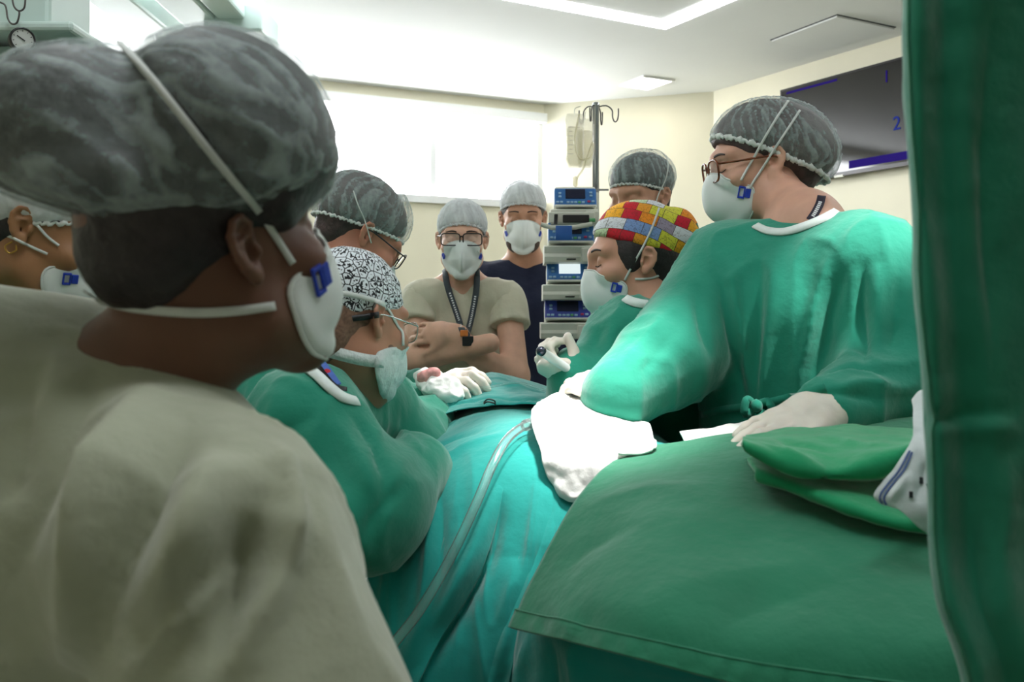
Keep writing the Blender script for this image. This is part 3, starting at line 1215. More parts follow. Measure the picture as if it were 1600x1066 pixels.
pump(895, 300, 356, 3.22, M['pump_blue'], M['pump_lcd'], 'topmost blue and cream infusion pump on the stand, dark screen', 72)
pump(888, 352, 414, 3.20, M['pump_blue'], M['pump_lcd'], 'blue infusion pump with blue tape across its screen, second from top', 78)
pump(886, 415, 470, 3.20, M['pump_blue'], M['pump_lit'], 'blue infusion pump with a bright lit screen, third from top', 78)
pump(883, 472, 529, 3.20, M['pump_navy'], M['pump_lcd'], 'violet-blue infusion pump at the bottom of the stack', 78)
# syringe holder with dark opening under the top pump
sh = root('syringe_holder', P(890, 356, 3.2))
tag(sh, 'cream syringe holder with a dark opening and black knob below the top pump', 'syringe holder')
obj('bar', *tube([P(846, 351, 3.06), P(862, 356, 3.05), P(900, 355, 3.05), P(925, 350, 3.06)], .0075, 12), M['pump'], sh)
obj('back_plate', *box(P(893, 340, 3.085), (.15, .012, .035), bev=.004), M['pump'], sh, smooth=False)
obj('window', *box(P(900, 342, 3.076), (.085, .008, .026), bev=.003), M['black'], sh, smooth=False)
obj('knob', *tube([P(869, 335, 3.065), P(868, 350, 3.065)], .006, 10), M['black'], sh)
obj('plunger_grip', *tube([P(921, 344, 3.07), P(930, 344, 3.07)], .006, 10), M['button_green'], sh)
tp = obj('blue_tape', *box(P(881, 364, 3.03), (.052, .004, .046), bev=.0015), M['blue_tape'])
tag(tp, 'square of blue tape hanging over the second pump screen', 'tape')

# infusion bags
YB = 3.28
bgs = [(898, 178, 262, 15, 'flat clear infusion bag hanging left of the pole, nearer the window', -.012), (914, 186, 262, 14, 'bulging clear infusion bag hanging right beside the pole', .02)]
for cx, y0, y1, hw, lab, dy in bgs:
    V = []
    nu, nv = 22, 14
    for i in range(nu):
        t = i / (nu - 1)
        ww = hw * (1 - .35 * max(0, (t - .8) / .2) ** 1.5) * (.8 + .2 * min(1, t / .08))
        for s in (1, -1):
            pass
        for j in range(nv):
            a = 2 * math.pi * j / nv
            bul = .018 * (math.sin(math.pi * min(1, t * .9 + .08)) ** .6) + .001
            p = P(cx + ww * math.cos(a), y0 + (y1 - y0) * t, YB + dy)
            p[1] += bul * math.sin(a)
            V.append(p)
    Fc = [(i * nv + j, i * nv + (j + 1) % nv, (i + 1) * nv + (j + 1) % nv, (i + 1) * nv + j) for i in range(nu - 1) for j in range(nv)]
    bgo = root('infusion_bag', P(cx, y1, YB + dy))
    tag(bgo, lab, 'infusion bag', 'infusion bags on the stand')
    obj('film', V, Fc, M['bag'], bgo)
    obj('fluid', (np.array(V) - P(cx, 230, YB + dy)) * [.86, .8, .72] + P(cx, 236, YB + dy), Fc + [tuple(range(nv)), tuple(range((nu - 1) * nv, nu * nv))[::-1]], M['fluid'], bgo)
    obj('hanger', *tube(dense([P(cx, y0 + 2, YB + dy), P(cx, y0 - 8, YB + dy), P((cx + 917) / 2, y0 - 12, YB)], 8), .0014, 6), M['pump'], bgo)
    for q in range(7):
        obj('graduation', *box(P(cx - hw * .45, y0 + 22 + q * 7, YB + dy) - [0, .021, 0], (.010 if q % 2 else .016, .0006, .0012)), M['lanyard'], bgo, smooth=False)
dt = obj('drip_line', *tube(dense([P(905, 178, 3.24), P(898, 220, 3.23), P(906, 248, 3.23), P(924, 244, 3.24), P(926, 222, 3.25), P(912, 262, 3.24), P(902, 278, 3.24), P(899, 298, 3.24)], 40), .0035, 8), M['fluid'])
tag(dt, 'looped clear drip line with a chamber below the infusion bags', 'tube')
obj('drip_chamber', *lathe([(.003, 0), (.008, .004), (.009, .03), (.003, .036)], P(899, 292, 3.24), n=12), M['fluid'], dt)

# equipment seen between the foreground shoulder and the patterned cap
ct = root('instrument_cart', (P(300, 560, 2.7)[0], 2.9, 0))
tag(ct, 'teal fronted cart with a white rim behind the foreground shoulder', 'cart')
a = P(345, 565, 2.85)
obj('body', *box((a[0] - .25, 3.12, a[2] / 2), (.5, .5, a[2]), bev=.01), M['teal'], ct, smooth=False)
obj('rim', *box((a[0] - .25, 3.12, a[2] + .012), (.505, .505, .022), bev=.005), M['white_paint'], ct, smooth=False)
obj('tray', *box((a[0] - .25, 3.14, a[2] + .04), (.44, .40, .03), bev=.008), M['pendant'], ct, smooth=False)
dk = root('equipment_trolley', (P(375, 560, 2.55)[0], 2.65, 0))
tag(dk, 'dark flat-sided equipment trolley beside the teal cart', 'trolley')
a = P(341, 535, 2.66)
b = P(420, 535, 2.66)
obj('cabinet', *box(((a[0] + b[0]) / 2, 2.78, a[2] / 2 + .03), (b[0] - a[0], .22, a[2] - .06), bev=.012), M['navy_panel'], dk, smooth=False)
obj('top_plate', *box(((a[0] + b[0]) / 2, 2.78, a[2] + .006), (b[0] - a[0] + .01, .23, .016), bev=.004), M['black'], dk, smooth=False)
for sx in (a[0] + .02, b[0] - .02):
    for sy in (2.70, 2.86):
        obj('caster', *lathe([(.025, -.01), (.03, -.008), (.03, .008), (.025, .01)], (sx, sy, .03), (1, 0, 0), 14), M['black'], dk)

# surgical lamps above the frame: the light that whitens the field
for lo, tg, lab in ((LAMP_C, SHOULDER, 'small round surgical lamp over the tall woman at the right'), (LAMP_A, FIELD, 'round surgical lamp on a jointed arm over the near end of the table'), (LAMP_B, P(690, 600, 1.95), 'round surgical lamp on a jointed arm over the far end of the table')):
    lo = np.array(lo)
    ax = unit(np.array(tg) - lo)
    lm = root('surgical_lamp', lo)
    tag(lm, lab, 'surgical lamp', 'ceiling surgical lamps')
    obj('lamp_head', *lathe([(.06, -.14), (.16, -.12), (.22, -.07), (.235, -.03), (.22, -.025), (.15, -.028)], lo, ax, 28), M['white_paint'], lm)
    arm_a = lo - ax * .13
    obj('arm', *tube(dense([arm_a, arm_a + [.06, .0, .1], arm_a + [.30, .10, .12], (lo[0] + .55, lo[1] + .15, CEIL - .02)], 14), .022, 10), M['white_paint'], lm)
    obj('ceiling_plate', *lathe([(.09, -.03), (.09, 0)], (lo[0] + .55, lo[1] + .15, CEIL), n=20), M['white_paint'], lm)

# ================================================================== OPERATING TABLE, DRAPES, CLOTHS
ot = root('operating_table', (.16, 1.8, 0))
tag(ot, 'operating table hidden under teal drapes', 'operating table')
obj('table_top', *box((.14, 1.78, .93), (.42, .60, .08), bev=.02), M['black'], ot, smooth=False)
obj('column', *box((.14, 1.80, .46), (.20, .24, .86), bev=.02), M['steel'], ot, smooth=False)
obj('base', *box((.14, 1.80, .05), (.36, .50, .09), bev=.02), M['white_paint'], ot, smooth=False)


def fold_sheet(name, ctrl, nu, nv, m, strokes=(), amp=0.004, scale=9, solid=0.0016, hem=None, par=None, fall=0.0):
    V = sheet(ctrl, nu, nv)
    Fc = grid_faces(nu, nv)
    N = vnormals(V, Fc)
    C = V.mean(0)
    if (N @ np.array([0, -1, .6])).mean() < 0:
        Fc = Fc[:, ::-1]
        N = -N
    d = amp * fbm(V, scale, 3, 3)
    if fall:
        q = np.stack([V[:, 0] * 13 + .35 * noise3(V, 4, 2), V[:, 1] * 3, V[:, 2] * 2.2], 1)
        side = np.clip((1.06 - V[:, 2]) / .12, 0, 1)
        d = d + fall * side * ((1 - np.abs(noise3(q, 1.0, 6))) ** 3 - .3) + fall * .5 * side * ((1 - np.abs(noise3(q * 2.1, 1.0, 8))) ** 4 - .2)
    for pts, w, a in strokes:
        q2 = dense(np.array([q[:2] for q in pts], float), 18)
        pj = np.stack([800 + V[:, 0] / V[:, 1] * F_PX, HOR - (V[:, 2] - CAM_Z) / V[:, 1] * F_PX], 1)
        g = np.array([V[np.argmin(((pj - z) ** 2).sum(1) + V[:, 1] * 4)] for z in q2])
        for _ in range(2):
            g[1:-1] = (g[:-2] + 2 * g[1:-1] + g[2:]) / 4
        d = d + stroke(V, g, w, a)
    V = V + N * d[:, None]
    return obj(name, V, Fc, m, par, solid=solid), V.reshape(nu, nv, 3), N.reshape(nu, nv, 3)


# teal patient drape: top, then down the near side to the floor
teal_ctrl = [
    [(640, 640, 2.32), (700, 612, 2.34), (768, 584, 2.34), (850, 602, 2.3), (930, 625, 2.2), (985, 650, 2.1), (1020, 672, 2.0)],
    [(625, 672, 2.10), (700, 636, 2.10), (772, 606, 2.10), (852, 618, 2.06), (935, 640, 1.98), (990, 664, 1.94), (1040, 690, 1.86)],
    [(618, 712, 1.86), (695, 672, 1.86), (772, 640, 1.86), (855, 645, 1.84), (940, 655, 1.80), (1005, 678, 1.76), (1070, 702, 1.70)],
    [(640, 735, 1.66), (715, 692, 1.66), (790, 664, 1.66), (865, 668, 1.65), (950, 682, 1.62), (1030, 700, 1.58), (1130, 725, 1.54)],
    [(636, 780, 1.55), (705, 752, 1.54), (785, 724, 1.54), (868, 728, 1.52), (950, 738, 1.50), (1040, 750, 1.46), (1130, 770, 1.44)],
    [(590, 860, 1.50), (688, 850, 1.47), (775, 842, 1.46), (865, 842, 1.44), (950, 845, 1.42), (1040, 850, 1.40), (1130, 860, 1.38)],
    [(556, 960, 1.47), (672, 960, 1.43), (765, 962, 1.42), (865, 965, 1.40), (950, 970, 1.38), (1040, 975, 1.36), (1130, 980, 1.35)],
    [(540, 1090, 1.46), (662, 1095, 1.41), (760, 1100, 1.40), (865, 1105, 1.38), (955, 1110, 1.37), (1045, 1115, 1.36), (1135, 1120, 1.35)],
    [(520, 1500, 1.47), (655, 1505, 1.43), (760, 1510, 1.42), (865, 1515, 1.40), (960, 1520, 1.39), (1050, 1520, 1.38), (1140, 1520, 1.37)],
    [(500, 1815, 1.47), (650, 1835, 1.45), (760, 1855, 1.43), (870, 1875, 1.41), (970, 1890, 1.40), (1060, 1895, 1.39), (1150, 1910, 1.38)],
]
teal_strokes = [
    ([(668, 722), (672, 800), (673, 880), (662, 960), (650, 1040)], .010, .016),
    ([(684, 730), (690, 810), (690, 890), (680, 970), (668, 1050)], .014, -.012),
    ([(786, 768), (770, 850), (750, 905), (718, 960), (688, 1010), (662, 1066)], .013, -.034),
    ([(766, 750), (750, 840), (728, 895), (695, 950), (664, 1005)], .018, .016),
    ([(806, 870), (796, 960), (790, 1066)], .030, .022),
    ([(735, 700), (742, 760), (730, 830), (705, 900)], .014, .008),
    ([(632, 800), (612, 860), (600, 930), (592, 1020)], .016, .014),
    ([(850, 850), (836, 930), (830, 1010)], .018, -.014),
    ([(650, 690), (720, 660), (790, 640)], .012, .008),
    ([(690, 660), (760, 628), (840, 628)], .012, -.008),
    ([(645, 730), (700, 690), (760, 670)], .012, -.010),
    ([(660, 748), (720, 704), (790, 676)], .012, .010),
]
dr, TV, TN = fold_sheet('patient_drape', teal_ctrl, 210, 190, M['teal'], teal_strokes, .003, 8, fall=.016)
tag(dr, 'large teal surgical drape falling in folds over the operating table', 'drape')

# front panel of the drape, its free edge overlapping the part behind
flatV, flatN = TV.reshape(-1, 3), TN.reshape(-1, 3)
pjT = np.stack([800 + flatV[:, 0] / flatV[:, 1] * F_PX, HOR - (flatV[:, 2] - CAM_Z) / flatV[:, 1] * F_PX], 1)


def panel(edge, width, nu=60, nv=22, lift=.024):
    E_ = dense(edge, nu)
    V = []
    for i in range(nu):
        for j in range(nv):
            s = j / (nv - 1)
            q = E_[i] - np.array([width * (1 - s), 0])
            k = np.argpartition(((pjT - q) ** 2).sum(1), 4)[:4]
            p, n = flatV[k].mean(0), unit(flatN[k].mean(0))
            t = i / (nu - 1)
            V.append(p + n * (-.004 + lift * s ** 1.3 * min(1, t * 3.0) + .003 * math.sin(9 * s + 5 * t)))
    V = np.array(V)
    Fc = grid_faces(nu, nv)
    for _ in range(3):
        V = laplace(V, Fc, .5)
    return V, Fc


obj('front_panel', *panel([(790, 752), (784, 800), (770, 860), (750, 908), (718, 960), (688, 1010), (662, 1066), (640, 1110)], 84), M['teal'], dr, solid=.0018)
obj('front_panel', *panel([(872, 792), (866, 850), (850, 910), (830, 960), (812, 1010), (800, 1066), (790, 1110)], 52, lift=.016), M['teal'], dr, solid=.0018)

# raised second fold of cloth on top of the drape
ridge_ctrl = [
    [(742, 588, 2.26), (770, 580, 2.28), (800, 588, 2.28), (835, 600, 2.28), (868, 606, 2.28)],
    [(725, 612, 2.12), (768, 598, 2.12), (806, 602, 2.12), (842, 611, 2.12), (878, 615, 2.1)],
    [(680, 634, 1.98), (750, 618, 1.96), (815, 616, 1.96), (858, 620, 1.95), (895, 626, 1.95)],
    [(648, 656, 1.90), (735, 638, 1.86), (820, 630, 1.84), (872, 634, 1.83), (910, 640, 1.83)],
]
rc, RV, RN = fold_sheet('folded_cloth', ridge_ctrl, 60, 90, M['teal'],
                        [([(740, 600, 2.15), (800, 606, 2.1), (870, 618, 2.0)], .008, .010), ([(690, 640, 1.95), (760, 624, 1.93), (850, 626, 1.9)], .008, -.009),
                         ([(655, 650, 1.9), (700, 636, 1.92), (745, 622, 1.96)], .010, .010), ([(720, 634, 1.9), (790, 630, 1.88), (850, 628, 1.88)], .006, .007)], .004, 22)
tag(rc, 'crumpled teal cloth peaking at the far end of the drape', 'cloth')
cc = root('towel_clamp', P(764, 632, 1.86))
tag(cc, 'small steel towel clamp gripping the far teal cloth', 'clamp')
for k in (-1, 1):
    obj('jaw', *tube(dense([P(756, 630 + k, 1.84), P(762, 626 + 2 * k, 1.835), P(772, 628 + 2 * k, 1.835), P(774, 632, 1.84)], 12), .0016, 8), M['dark_steel'], cc)
ln = obj('thin_tube', *tube(dense([P(735, 606, 1.98), P(770, 604, 1.97), P(808, 598, 1.99), P(838, 606, 1.99), P(860, 612, 1.99)], 24), .0022, 8), M['tubing'])
tag(ln, 'thin clear tube lying over the crumpled teal cloth', 'tube')

# suction tube down the drape
sp = dense([(838, 660, 1.60), (815, 668, 1.57), (790, 690, 1.53), (768, 730, 1.49), (745, 785, 1.455), (715, 850, 1.42), (680, 915, 1.40), (648, 965, 1.385), (612, 1010, 1.375), (575, 1060, 1.37), (540, 1200, 1.4), (520, 1500, 1.42), (510, 1780, 1.42)], 70)
suc = root('suction_tube', P(700, 880, 1.40))
tag(suc, 'clear plastic suction tube running down the teal drape', 'tube')
spp = np.array([P(*q) for q in sp])
obj('outer_wall', *tube(spp, .0075, 14), M['tubing'], suc)
obj('connector', *lathe([(.0078, -.012), (.0095, -.010), (.0095, .010), (.0078, .012)], spp[3], spp[4] - spp[2], 14), M['tubing'], suc)

# bright field: exposed skin, gauze pads
field_cloths = [
    ('gauze_pad', [[(846, 624, 1.72), (880, 612, 1.74), (920, 612, 1.74), (962, 624, 1.70), (985, 648, 1.66)],
                   [(832, 640, 1.64), (875, 628, 1.66), (925, 630, 1.66), (975, 648, 1.62), (1004, 676, 1.58)],
                   [(832, 668, 1.57), (872, 668, 1.56), (925, 672, 1.55), (975, 684, 1.53), (1012, 694, 1.52)],
                   [(846, 706, 1.515), (880, 716, 1.49), (925, 718, 1.475), (968, 712, 1.475), (1000, 704, 1.49)],
                   [(858, 748, 1.49), (886, 768, 1.465), (916, 764, 1.455), (948, 742, 1.455), (975, 722, 1.465)],
                   [(868, 764, 1.49), (890, 784, 1.465), (914, 778, 1.455), (944, 752, 1.455), (970, 730, 1.465)]],
     'large white gauze cloth glaring in the lamp light over the operating field'),
    ('gauze_pad', [[(958, 640, 1.66), (985, 648, 1.64), (1012, 664, 1.60)], [(962, 664, 1.58), (992, 674, 1.56), (1022, 684, 1.53)], [(968, 690, 1.50), (998, 694, 1.49), (1026, 694, 1.48)], [(966, 712, 1.46), (996, 708, 1.46), (1018, 702, 1.46)]],
     'small white gauze cloth glaring beside the dark green drape'),
]
for nm, ctrl_, lab in field_cloths:
    go, _, _ = fold_sheet(nm, ctrl_, 60, 60, M['gauze'], [], .006, 26, .003)
    tag(go, lab, 'gauze', 'gauze in the lit field')

# instrument table under the dark green drape
mt = root('instrument_table', (.36, 1.12, 0))
tag(mt, 'steel instrument table hidden under the dark green drape', 'table')
obj('table_top', *box((.45, 1.36, .99), (.44, .24, .02), bev=.008), M['steel'], mt, smooth=False)
for sx in (.26, .64):
    for sy in (1.27, 1.45):
        obj('leg', *tube([(sx, sy, .0), (sx, sy, .985)], .013, 10), M['steel'], mt)

forest_ctrl = [
    [(985, 760, 1.62), (1110, 755, 1.60), (1250, 748, 1.58), (1400, 740, 1.56), (1540, 735, 1.55), (1720, 730, 1.54)],
    [(998, 700, 1.56), (1120, 684, 1.55), (1255, 670, 1.54), (1400, 656, 1.53), (1540, 648, 1.52), (1720, 640, 1.51)],
    [(950, 728, 1.44), (1085, 712, 1.42), (1240, 702, 1.40), (1400, 694, 1.39), (1550, 688, 1.38), (1740, 680, 1.37)],
    [(905, 775, 1.36), (1050, 768, 1.28), (1225, 768, 1.25), (1410, 768, 1.23), (1570, 765, 1.22), (1760, 760, 1.21)],
    [(866, 836, 1.30), (1015, 848, 1.16), (1205, 862, 1.12), (1410, 870, 1.10), (1590, 872, 1.09), (1780, 872, 1.08)],
    [(828, 905, 1.26), (985, 935, 1.06), (1190, 968, 1.01), (1410, 990, .98), (1610, 1000, .97), (1800, 1005, .96)],
    [(806, 955, 1.235), (972, 994, 1.03), (1184, 1040, .975), (1410, 1072, .945), (1620, 1090, .935), (1810, 1100, .93)],
    [(795, 980, 1.225), (966, 1022, 1.02), (1180, 1076, .965), (1410, 1115, .935), (1625, 1135, .925), (1815, 1150, .92)],
]
fstr = [
    ([(900, 800, 1.34), (1000, 770, 1.33), (1120, 760, 1.3)], .03, .006),
    ([(870, 900, 1.24), (930, 850, 1.24), (1000, 820, 1.22)], .03, -.006),
    ([(1000, 930, 1.06), (1150, 900, 1.08), (1300, 880, 1.1)], .04, .008),
    ([(1080, 1010, 1.0), (1200, 940, 1.04), (1350, 900, 1.08)], .035, -.008),
    ([(860, 940, 1.2), (890, 985, 1.14), (900, 1000, 1.12)], .02, .006),
]
fd, FV, FN = fold_sheet('table_drape', forest_ctrl, 150, 170, M['forest'], fstr, .0035, 5, .0022)
tag(fd, 'dark green drape with a stitched hem covering the near instrument table', 'drape')
# stitched hem: a raised double-layer band along the edge
hv, hn = FV[-24:, :, :], FN[-24:, :, :]
hb = hv + hn * (.0030 + .0012 * np.sin(np.arange(hv.shape[1]) * .9) * np.sin(np.linspace(0, np.pi, 24))[:, None])[:, :, None]
obj('hem', hb.reshape(-1, 3), grid_faces(24, hb.shape[1])[:, ::-1], M['forest'], fd, solid=.0035)
st_p = FV[-23, ::1, :] + FN[-23] * .0052
obj('stitch_line', *tube(st_p, .0010, 5), M['forest'], fd)
# teal side cloth seen under the hem
under_ctrl = [
    [(820, 930, 1.30), (900, 950, 1.16), (1000, 980, 1.08), (1120, 1010, 1.04), (1300, 1040, 1.02)],
    [(806, 1000, 1.31), (890, 1010, 1.17), (1000, 1040, 1.10), (1120, 1060, 1.06), (1300, 1080, 1.04)],
    [(800, 1080, 1.32), (886, 1090, 1.18), (1000, 1110, 1.11), (1120, 1120, 1.07), (1300, 1130, 1.05)],
    [(790, 1400, 1.33), (880, 1420, 1.20), (1000, 1440, 1.13), (1120, 1450, 1.09), (1300, 1460, 1.07)],
    [(780, 1900, 1.34), (875, 2050, 1.22), (1000, 2150, 1.15), (1120, 2200, 1.11), (1300, 2220, 1.09)],
]
ud, _, _ = fold_sheet('under_drape', under_ctrl, 60, 80, M['teal'], [([(830, 990, 1.28), (815, 1066, 1.29), (810, 1200, 1.3)], .014, .016), ([(860, 990, 1.22), (858, 1100, 1.22), (850, 1300, 1.23)], .02, -.018), ([(900, 1000, 1.16), (905, 1100, 1.17)], .02, .014)], .004, 8)
tag(ud, 'teal under-drape hanging below the hem of the dark green drape', 'drape')

wc, _, _ = fold_sheet('white_cloth', [[(1062, 676, 1.60), (1100, 672, 1.60), (1140, 664, 1.60), (1185, 656, 1.60)], [(1066, 682, 1.575), (1102, 676, 1.575), (1142, 668, 1.575), (1185, 660, 1.575)], [(1070, 692, 1.55), (1105, 686, 1.55), (1144, 678, 1.55), (1185, 672, 1.55)]], 16, 40, M['gauze'], [], .003, 30, .004)
tag(wc, 'narrow edge of white cloth along the back of the dark green drape', 'cloth')

# folded emerald towels
lower = [
    [(1168, 722, 1.30), (1200, 710, 1.34), (1300, 704, 1.36), (1400, 700, 1.36), (1470, 700, 1.35)],
    [(1175, 730, 1.26), (1230, 732, 1.25), (1310, 742, 1.24), (1400, 750, 1.23), (1470, 752, 1.22)],
    [(1182, 738, 1.235), (1250, 760, 1.19), (1320, 785, 1.15), (1395, 808, 1.13), (1460, 818, 1.12)],
    [(1184, 748, 1.235), (1252, 772, 1.19), (1322, 798, 1.15), (1397, 822, 1.13), (1462, 832, 1.12)],
    [(1200, 752, 1.25), (1265, 774, 1.21), (1330, 796, 1.17), (1405, 818, 1.15), (1462, 826, 1.14)],
]
upper = [
    [(1168, 688, 1.34), (1240, 672, 1.40), (1320, 668, 1.42), (1400, 672, 1.42), (1460, 676, 1.40)],
    [(1162, 684, 1.26), (1235, 688, 1.27), (1315, 690, 1.28), (1395, 690, 1.28), (1460, 690, 1.27)],
    [(1160, 690, 1.20), (1225, 712, 1.19), (1300, 726, 1.18), (1375, 712, 1.18), (1455, 692, 1.18)],
    [(1164, 700, 1.19), (1215, 725, 1.18), (1290, 744, 1.165), (1365, 736, 1.165), (1450, 700, 1.17)],
    [(1180, 706, 1.20), (1230, 730, 1.19), (1300, 748, 1.18), (1368, 742, 1.18), (1450, 708, 1.18)],
]
tw, _, _ = fold_sheet('folded_towel', lower, 40, 60, M['emerald'], [], .002, 20, .008)
tag(tw, 'flat folded emerald towel, lower of the two on the dark green drape', 'towel', 'emerald towels')
tw2, _, _ = fold_sheet('folded_towel', upper, 50, 70, M['emerald'],
                       [([(1210, 690, 1.25), (1270, 705, 1.22), (1310, 715, 1.2)], .012, -.007), ([(1300, 690, 1.3), (1350, 705, 1.2), (1420, 700, 1.2)], .012, .007), ([(1190, 695, 1.22), (1230, 715, 1.19), (1290, 735, 1.17)], .008, .006)], .004, 18, .008)
tag(tw2, 'loosely folded emerald towel, upper of the two on the dark green drape', 'towel', 'emerald towels')

# white printed cloth against the hanging drape
pc_ctrl = [
    [(1428, 628, 1.16), (1440, 614, 1.16), (1456, 612, 1.15), (1480, 610, 1.14)],
    [(1426, 660, 1.12), (1438, 668, 1.11), (1456, 672, 1.10), (1480, 670, 1.10)],
    [(1424, 690, 1.09), (1436, 698, 1.08), (1456, 704, 1.07), (1480, 704, 1.07)],
    [(1395, 735, 1.075), (1418, 742, 1.065), (1450, 745, 1.06), (1482, 748, 1.06)],
    [(1366, 772, 1.07), (1392, 780, 1.06), (1440, 788, 1.05), (1484, 790, 1.05)],
    [(1378, 788, 1.07), (1404, 796, 1.055), (1440, 828, 1.05), (1486, 850, 1.05)],
]
pc, PV, PN = fold_sheet('printed_cloth', pc_ctrl, 44, 36, M['printed'], [([(1420, 740, 1.06), (1400, 770, 1.06), (1385, 785, 1.06)], .006, .008), ([(1440, 700, 1.07), (1445, 740, 1.06), (1430, 790, 1.05)], .006, -.006)], .004, 26)
tag(pc, 'crumpled white cloth with a blue printed stripe beside the hanging drape', 'cloth')
for off in (5, 8):
    obj('stripe', *ribbon(np.array([PV[i, off] + PN[i, off] * .0025 for i in range(20, 40)]), PN[30, off], .0022, .0006), M['print_blue'], pc, smooth=False)
for i, j in ((26, 20), (28, 24), (31, 18)):
    obj('print_mark', *ribbon(np.array([PV[i, j] + PN[i, j] * .003, PV[i + 2, j + 1] + PN[i + 2, j + 1] * .003]), PN[i, j], .004, .0006), M['black'], pc, smooth=False)

# tall green drape hanging at the right edge
cur_ctrl = []
for py, xl, Y in ((-420, 1405, .80), (-150, 1408, .80), (0, 1413, .80), (150, 1414, .80), (300, 1420, .80), (450, 1431, .80), (600, 1441, .80), (720, 1448, .80), (840, 1450, .80), (940, 1466, .79), (1066, 1508, .78), (1300, 1530, .78), (1900, 1540, .78), (2880, 1540, .78)):
    cur_ctrl.append([(xl + 14, py, Y + .05), (xl, py, Y + .01), (xl + 22, py, Y - .012), (xl + 60, py, Y), (xl + 110, py, Y - .01), (xl + 180, py, Y), (xl + 300, py, Y + .02), (xl + 480, py, Y + .05)])
cu, CV, CN = fold_sheet('hanging_drape', cur_ctrl, 150, 110, M['curtain'],
                        [([(1420, 655, .79), (1500, 652, .79), (1600, 650, .79)], .010, -.008), ([(1440, 668, .79), (1520, 668, .79), (1600, 668, .79)], .008, .007), ([(1490, 60, .79), (1500, 300, .79), (1510, 560, .79)], .012, .006),
                         ([(1550, 0, .79), (1545, 300, .79), (1560, 620, .79)], .02, -.010), ([(1580, 700, .79), (1560, 900, .79), (1580, 1066, .79)], .02, .010)], .0035, 10, .002)
tag(cu, 'tall dark green drape hanging at the right edge with a stitched seam', 'drape')
sj = 26
obj('seam', *tube(CV[:, sj] + CN[:, sj] * .0018, .0013, 5), M['forest'], cu)
rl = root('drape_rail', (.72, .86, 0))
tag(rl, 'steel screen frame carrying the tall hanging drape', 'rail')
ctop = CV[0, :, 2].min() - .004
obj('rail_bar', *tube([(.31, .84, ctop), (.95, .86, ctop)], .012, 10), M['steel'], rl)
obj('post', *tube([(.94, .87, 0.02), (.94, .87, ctop)], .014, 10), M['steel'], rl)
obj('foot', *box((.94, .87, .012), (.3, .3, .024), bev=.006), M['steel'], rl, smooth=False)

# ================================================================== PEOPLE
def head_R(yaw, pitch=0, roll=0):
    """columns: right, forward, up. yaw 0 = away from camera, 90 = to the photo's right, 180 = towards camera; pitch > 0 looks down"""
    y, p, r = map(math.radians, (yaw, pitch, roll))
    f = np.array([math.sin(y), math.cos(y), 0])
    rt = np.array([math.cos(y), -math.sin(y), 0])
    up = np.array([0, 0, 1.0])
    f2 = f * math.cos(p) - up * math.sin(p)
    up2 = f * math.sin(p) + up * math.cos(p)
    rt2 = rt * math.cos(r) + up2 * math.sin(r)
    up3 = -rt * math.sin(r) + up2 * math.cos(r)
    return np.stack([rt2, f2, up3], 1)


def rotx(a):
    c, s = math.cos(a), math.sin(a)
    return np.array([[1, 0, 0], [0, c, -s], [0, s, c]])


def rotz(a):
    c, s = math.cos(a), math.sin(a)
    return np.array([[c, -s, 0], [s, c, 0], [0, 0, 1]])


def head_sdf(s, ears=True):
    s.ell((0, -.014, .032), (.073, .094, .086), k=.0)
    s.ell((0, .026, -.032), (.060, .062, .082), k=.035)
    for q in (-1, 1):
        s.cone((q * .050, .004, -.066), (q * .014, .066, -.108), .017, .016, k=.035)
        s.ell((q * .040, .060, -.024), (.026, .026, .020), k=.022)
        s.cone((q * .046, .070, .026), (q * .006, .084, .024), .010, .010, k=.018)
    s.ell((0, .070, -.108), (.022, .020, .016), k=.02)
    s.cone((0, .086, .014), (0, .100, -.030), .008, .0110, k=.014)
    for q in (-1, 1):
        s.ell((q * .012, .093, -.036), (.008, .010, .008), k=.008)
        s.ell((q * .032, .092, .006), (.017, .013, .010), k=.012, op='s')
        s.ell((q * .031, .072, .004), (.0140, .0140, .0135), k=.003)
        s.cone((q * .018, .0835, -.004), (q * .044, .079, -.004), .0022, .0022, k=.003)
    s.ell((0, .090, -.066), (.022, .009, .005), k=.008)
    s.ell((0, .089, -.075), (.018, .009, .006), k=.008)
    if ears:
        e = .86
        for q in (-1, 1):
            E = rotz(q * math.radians(20)) @ rotx(math.radians(12))
            c = np.array([q * .0775, -.012, -.002])
            s.ell(c, (.0062 * e, .0175 * e, .0300 * e), E, k=.006)
            s.ell(c + E @ np.array([q * .0062, .003, -.005]) * e, (.0085 * e, .0100 * e, .0150 * e), E, k=.002, op='s')
            s.ell(c + E @ np.array([q * .0060, -.001, .0145]) * e, (.0060 * e, .0100 * e, .0085 * e), E, k=.002, op='s')
            rim = [(.010, .008), (.014, .021), (.006, .030), (-.007, .029), (-.0165, .018), (-.018, .002), (-.0135, -.013), (-.004, -.023)]
            pts = [c + E @ np.array([q * .0045, a, b]) * e for a, b in rim]
            s.chain(pts, [.0026, .0034, .0038, .0038, .0038, .0036, .0032, .0028], k=.002)
            inner = [(.004, .012), (-.0085, .008), (-.0100, -.006), (-.003, -.017)]
            s.chain([c + E @ np.array([q * .0045, a, b]) * e for a, b in inner], [.002, .003, .003, .0025], k=.003)
            s.ell(c + E @ np.array([q * .004, .0135, -.006]) * e, (.004, .004, .0055), E, k=.003)
            s.ell(c + E @ np.array([q * .0015, .003, -.027]) * e, (.0046, .0080, .0090), E, k=.005)


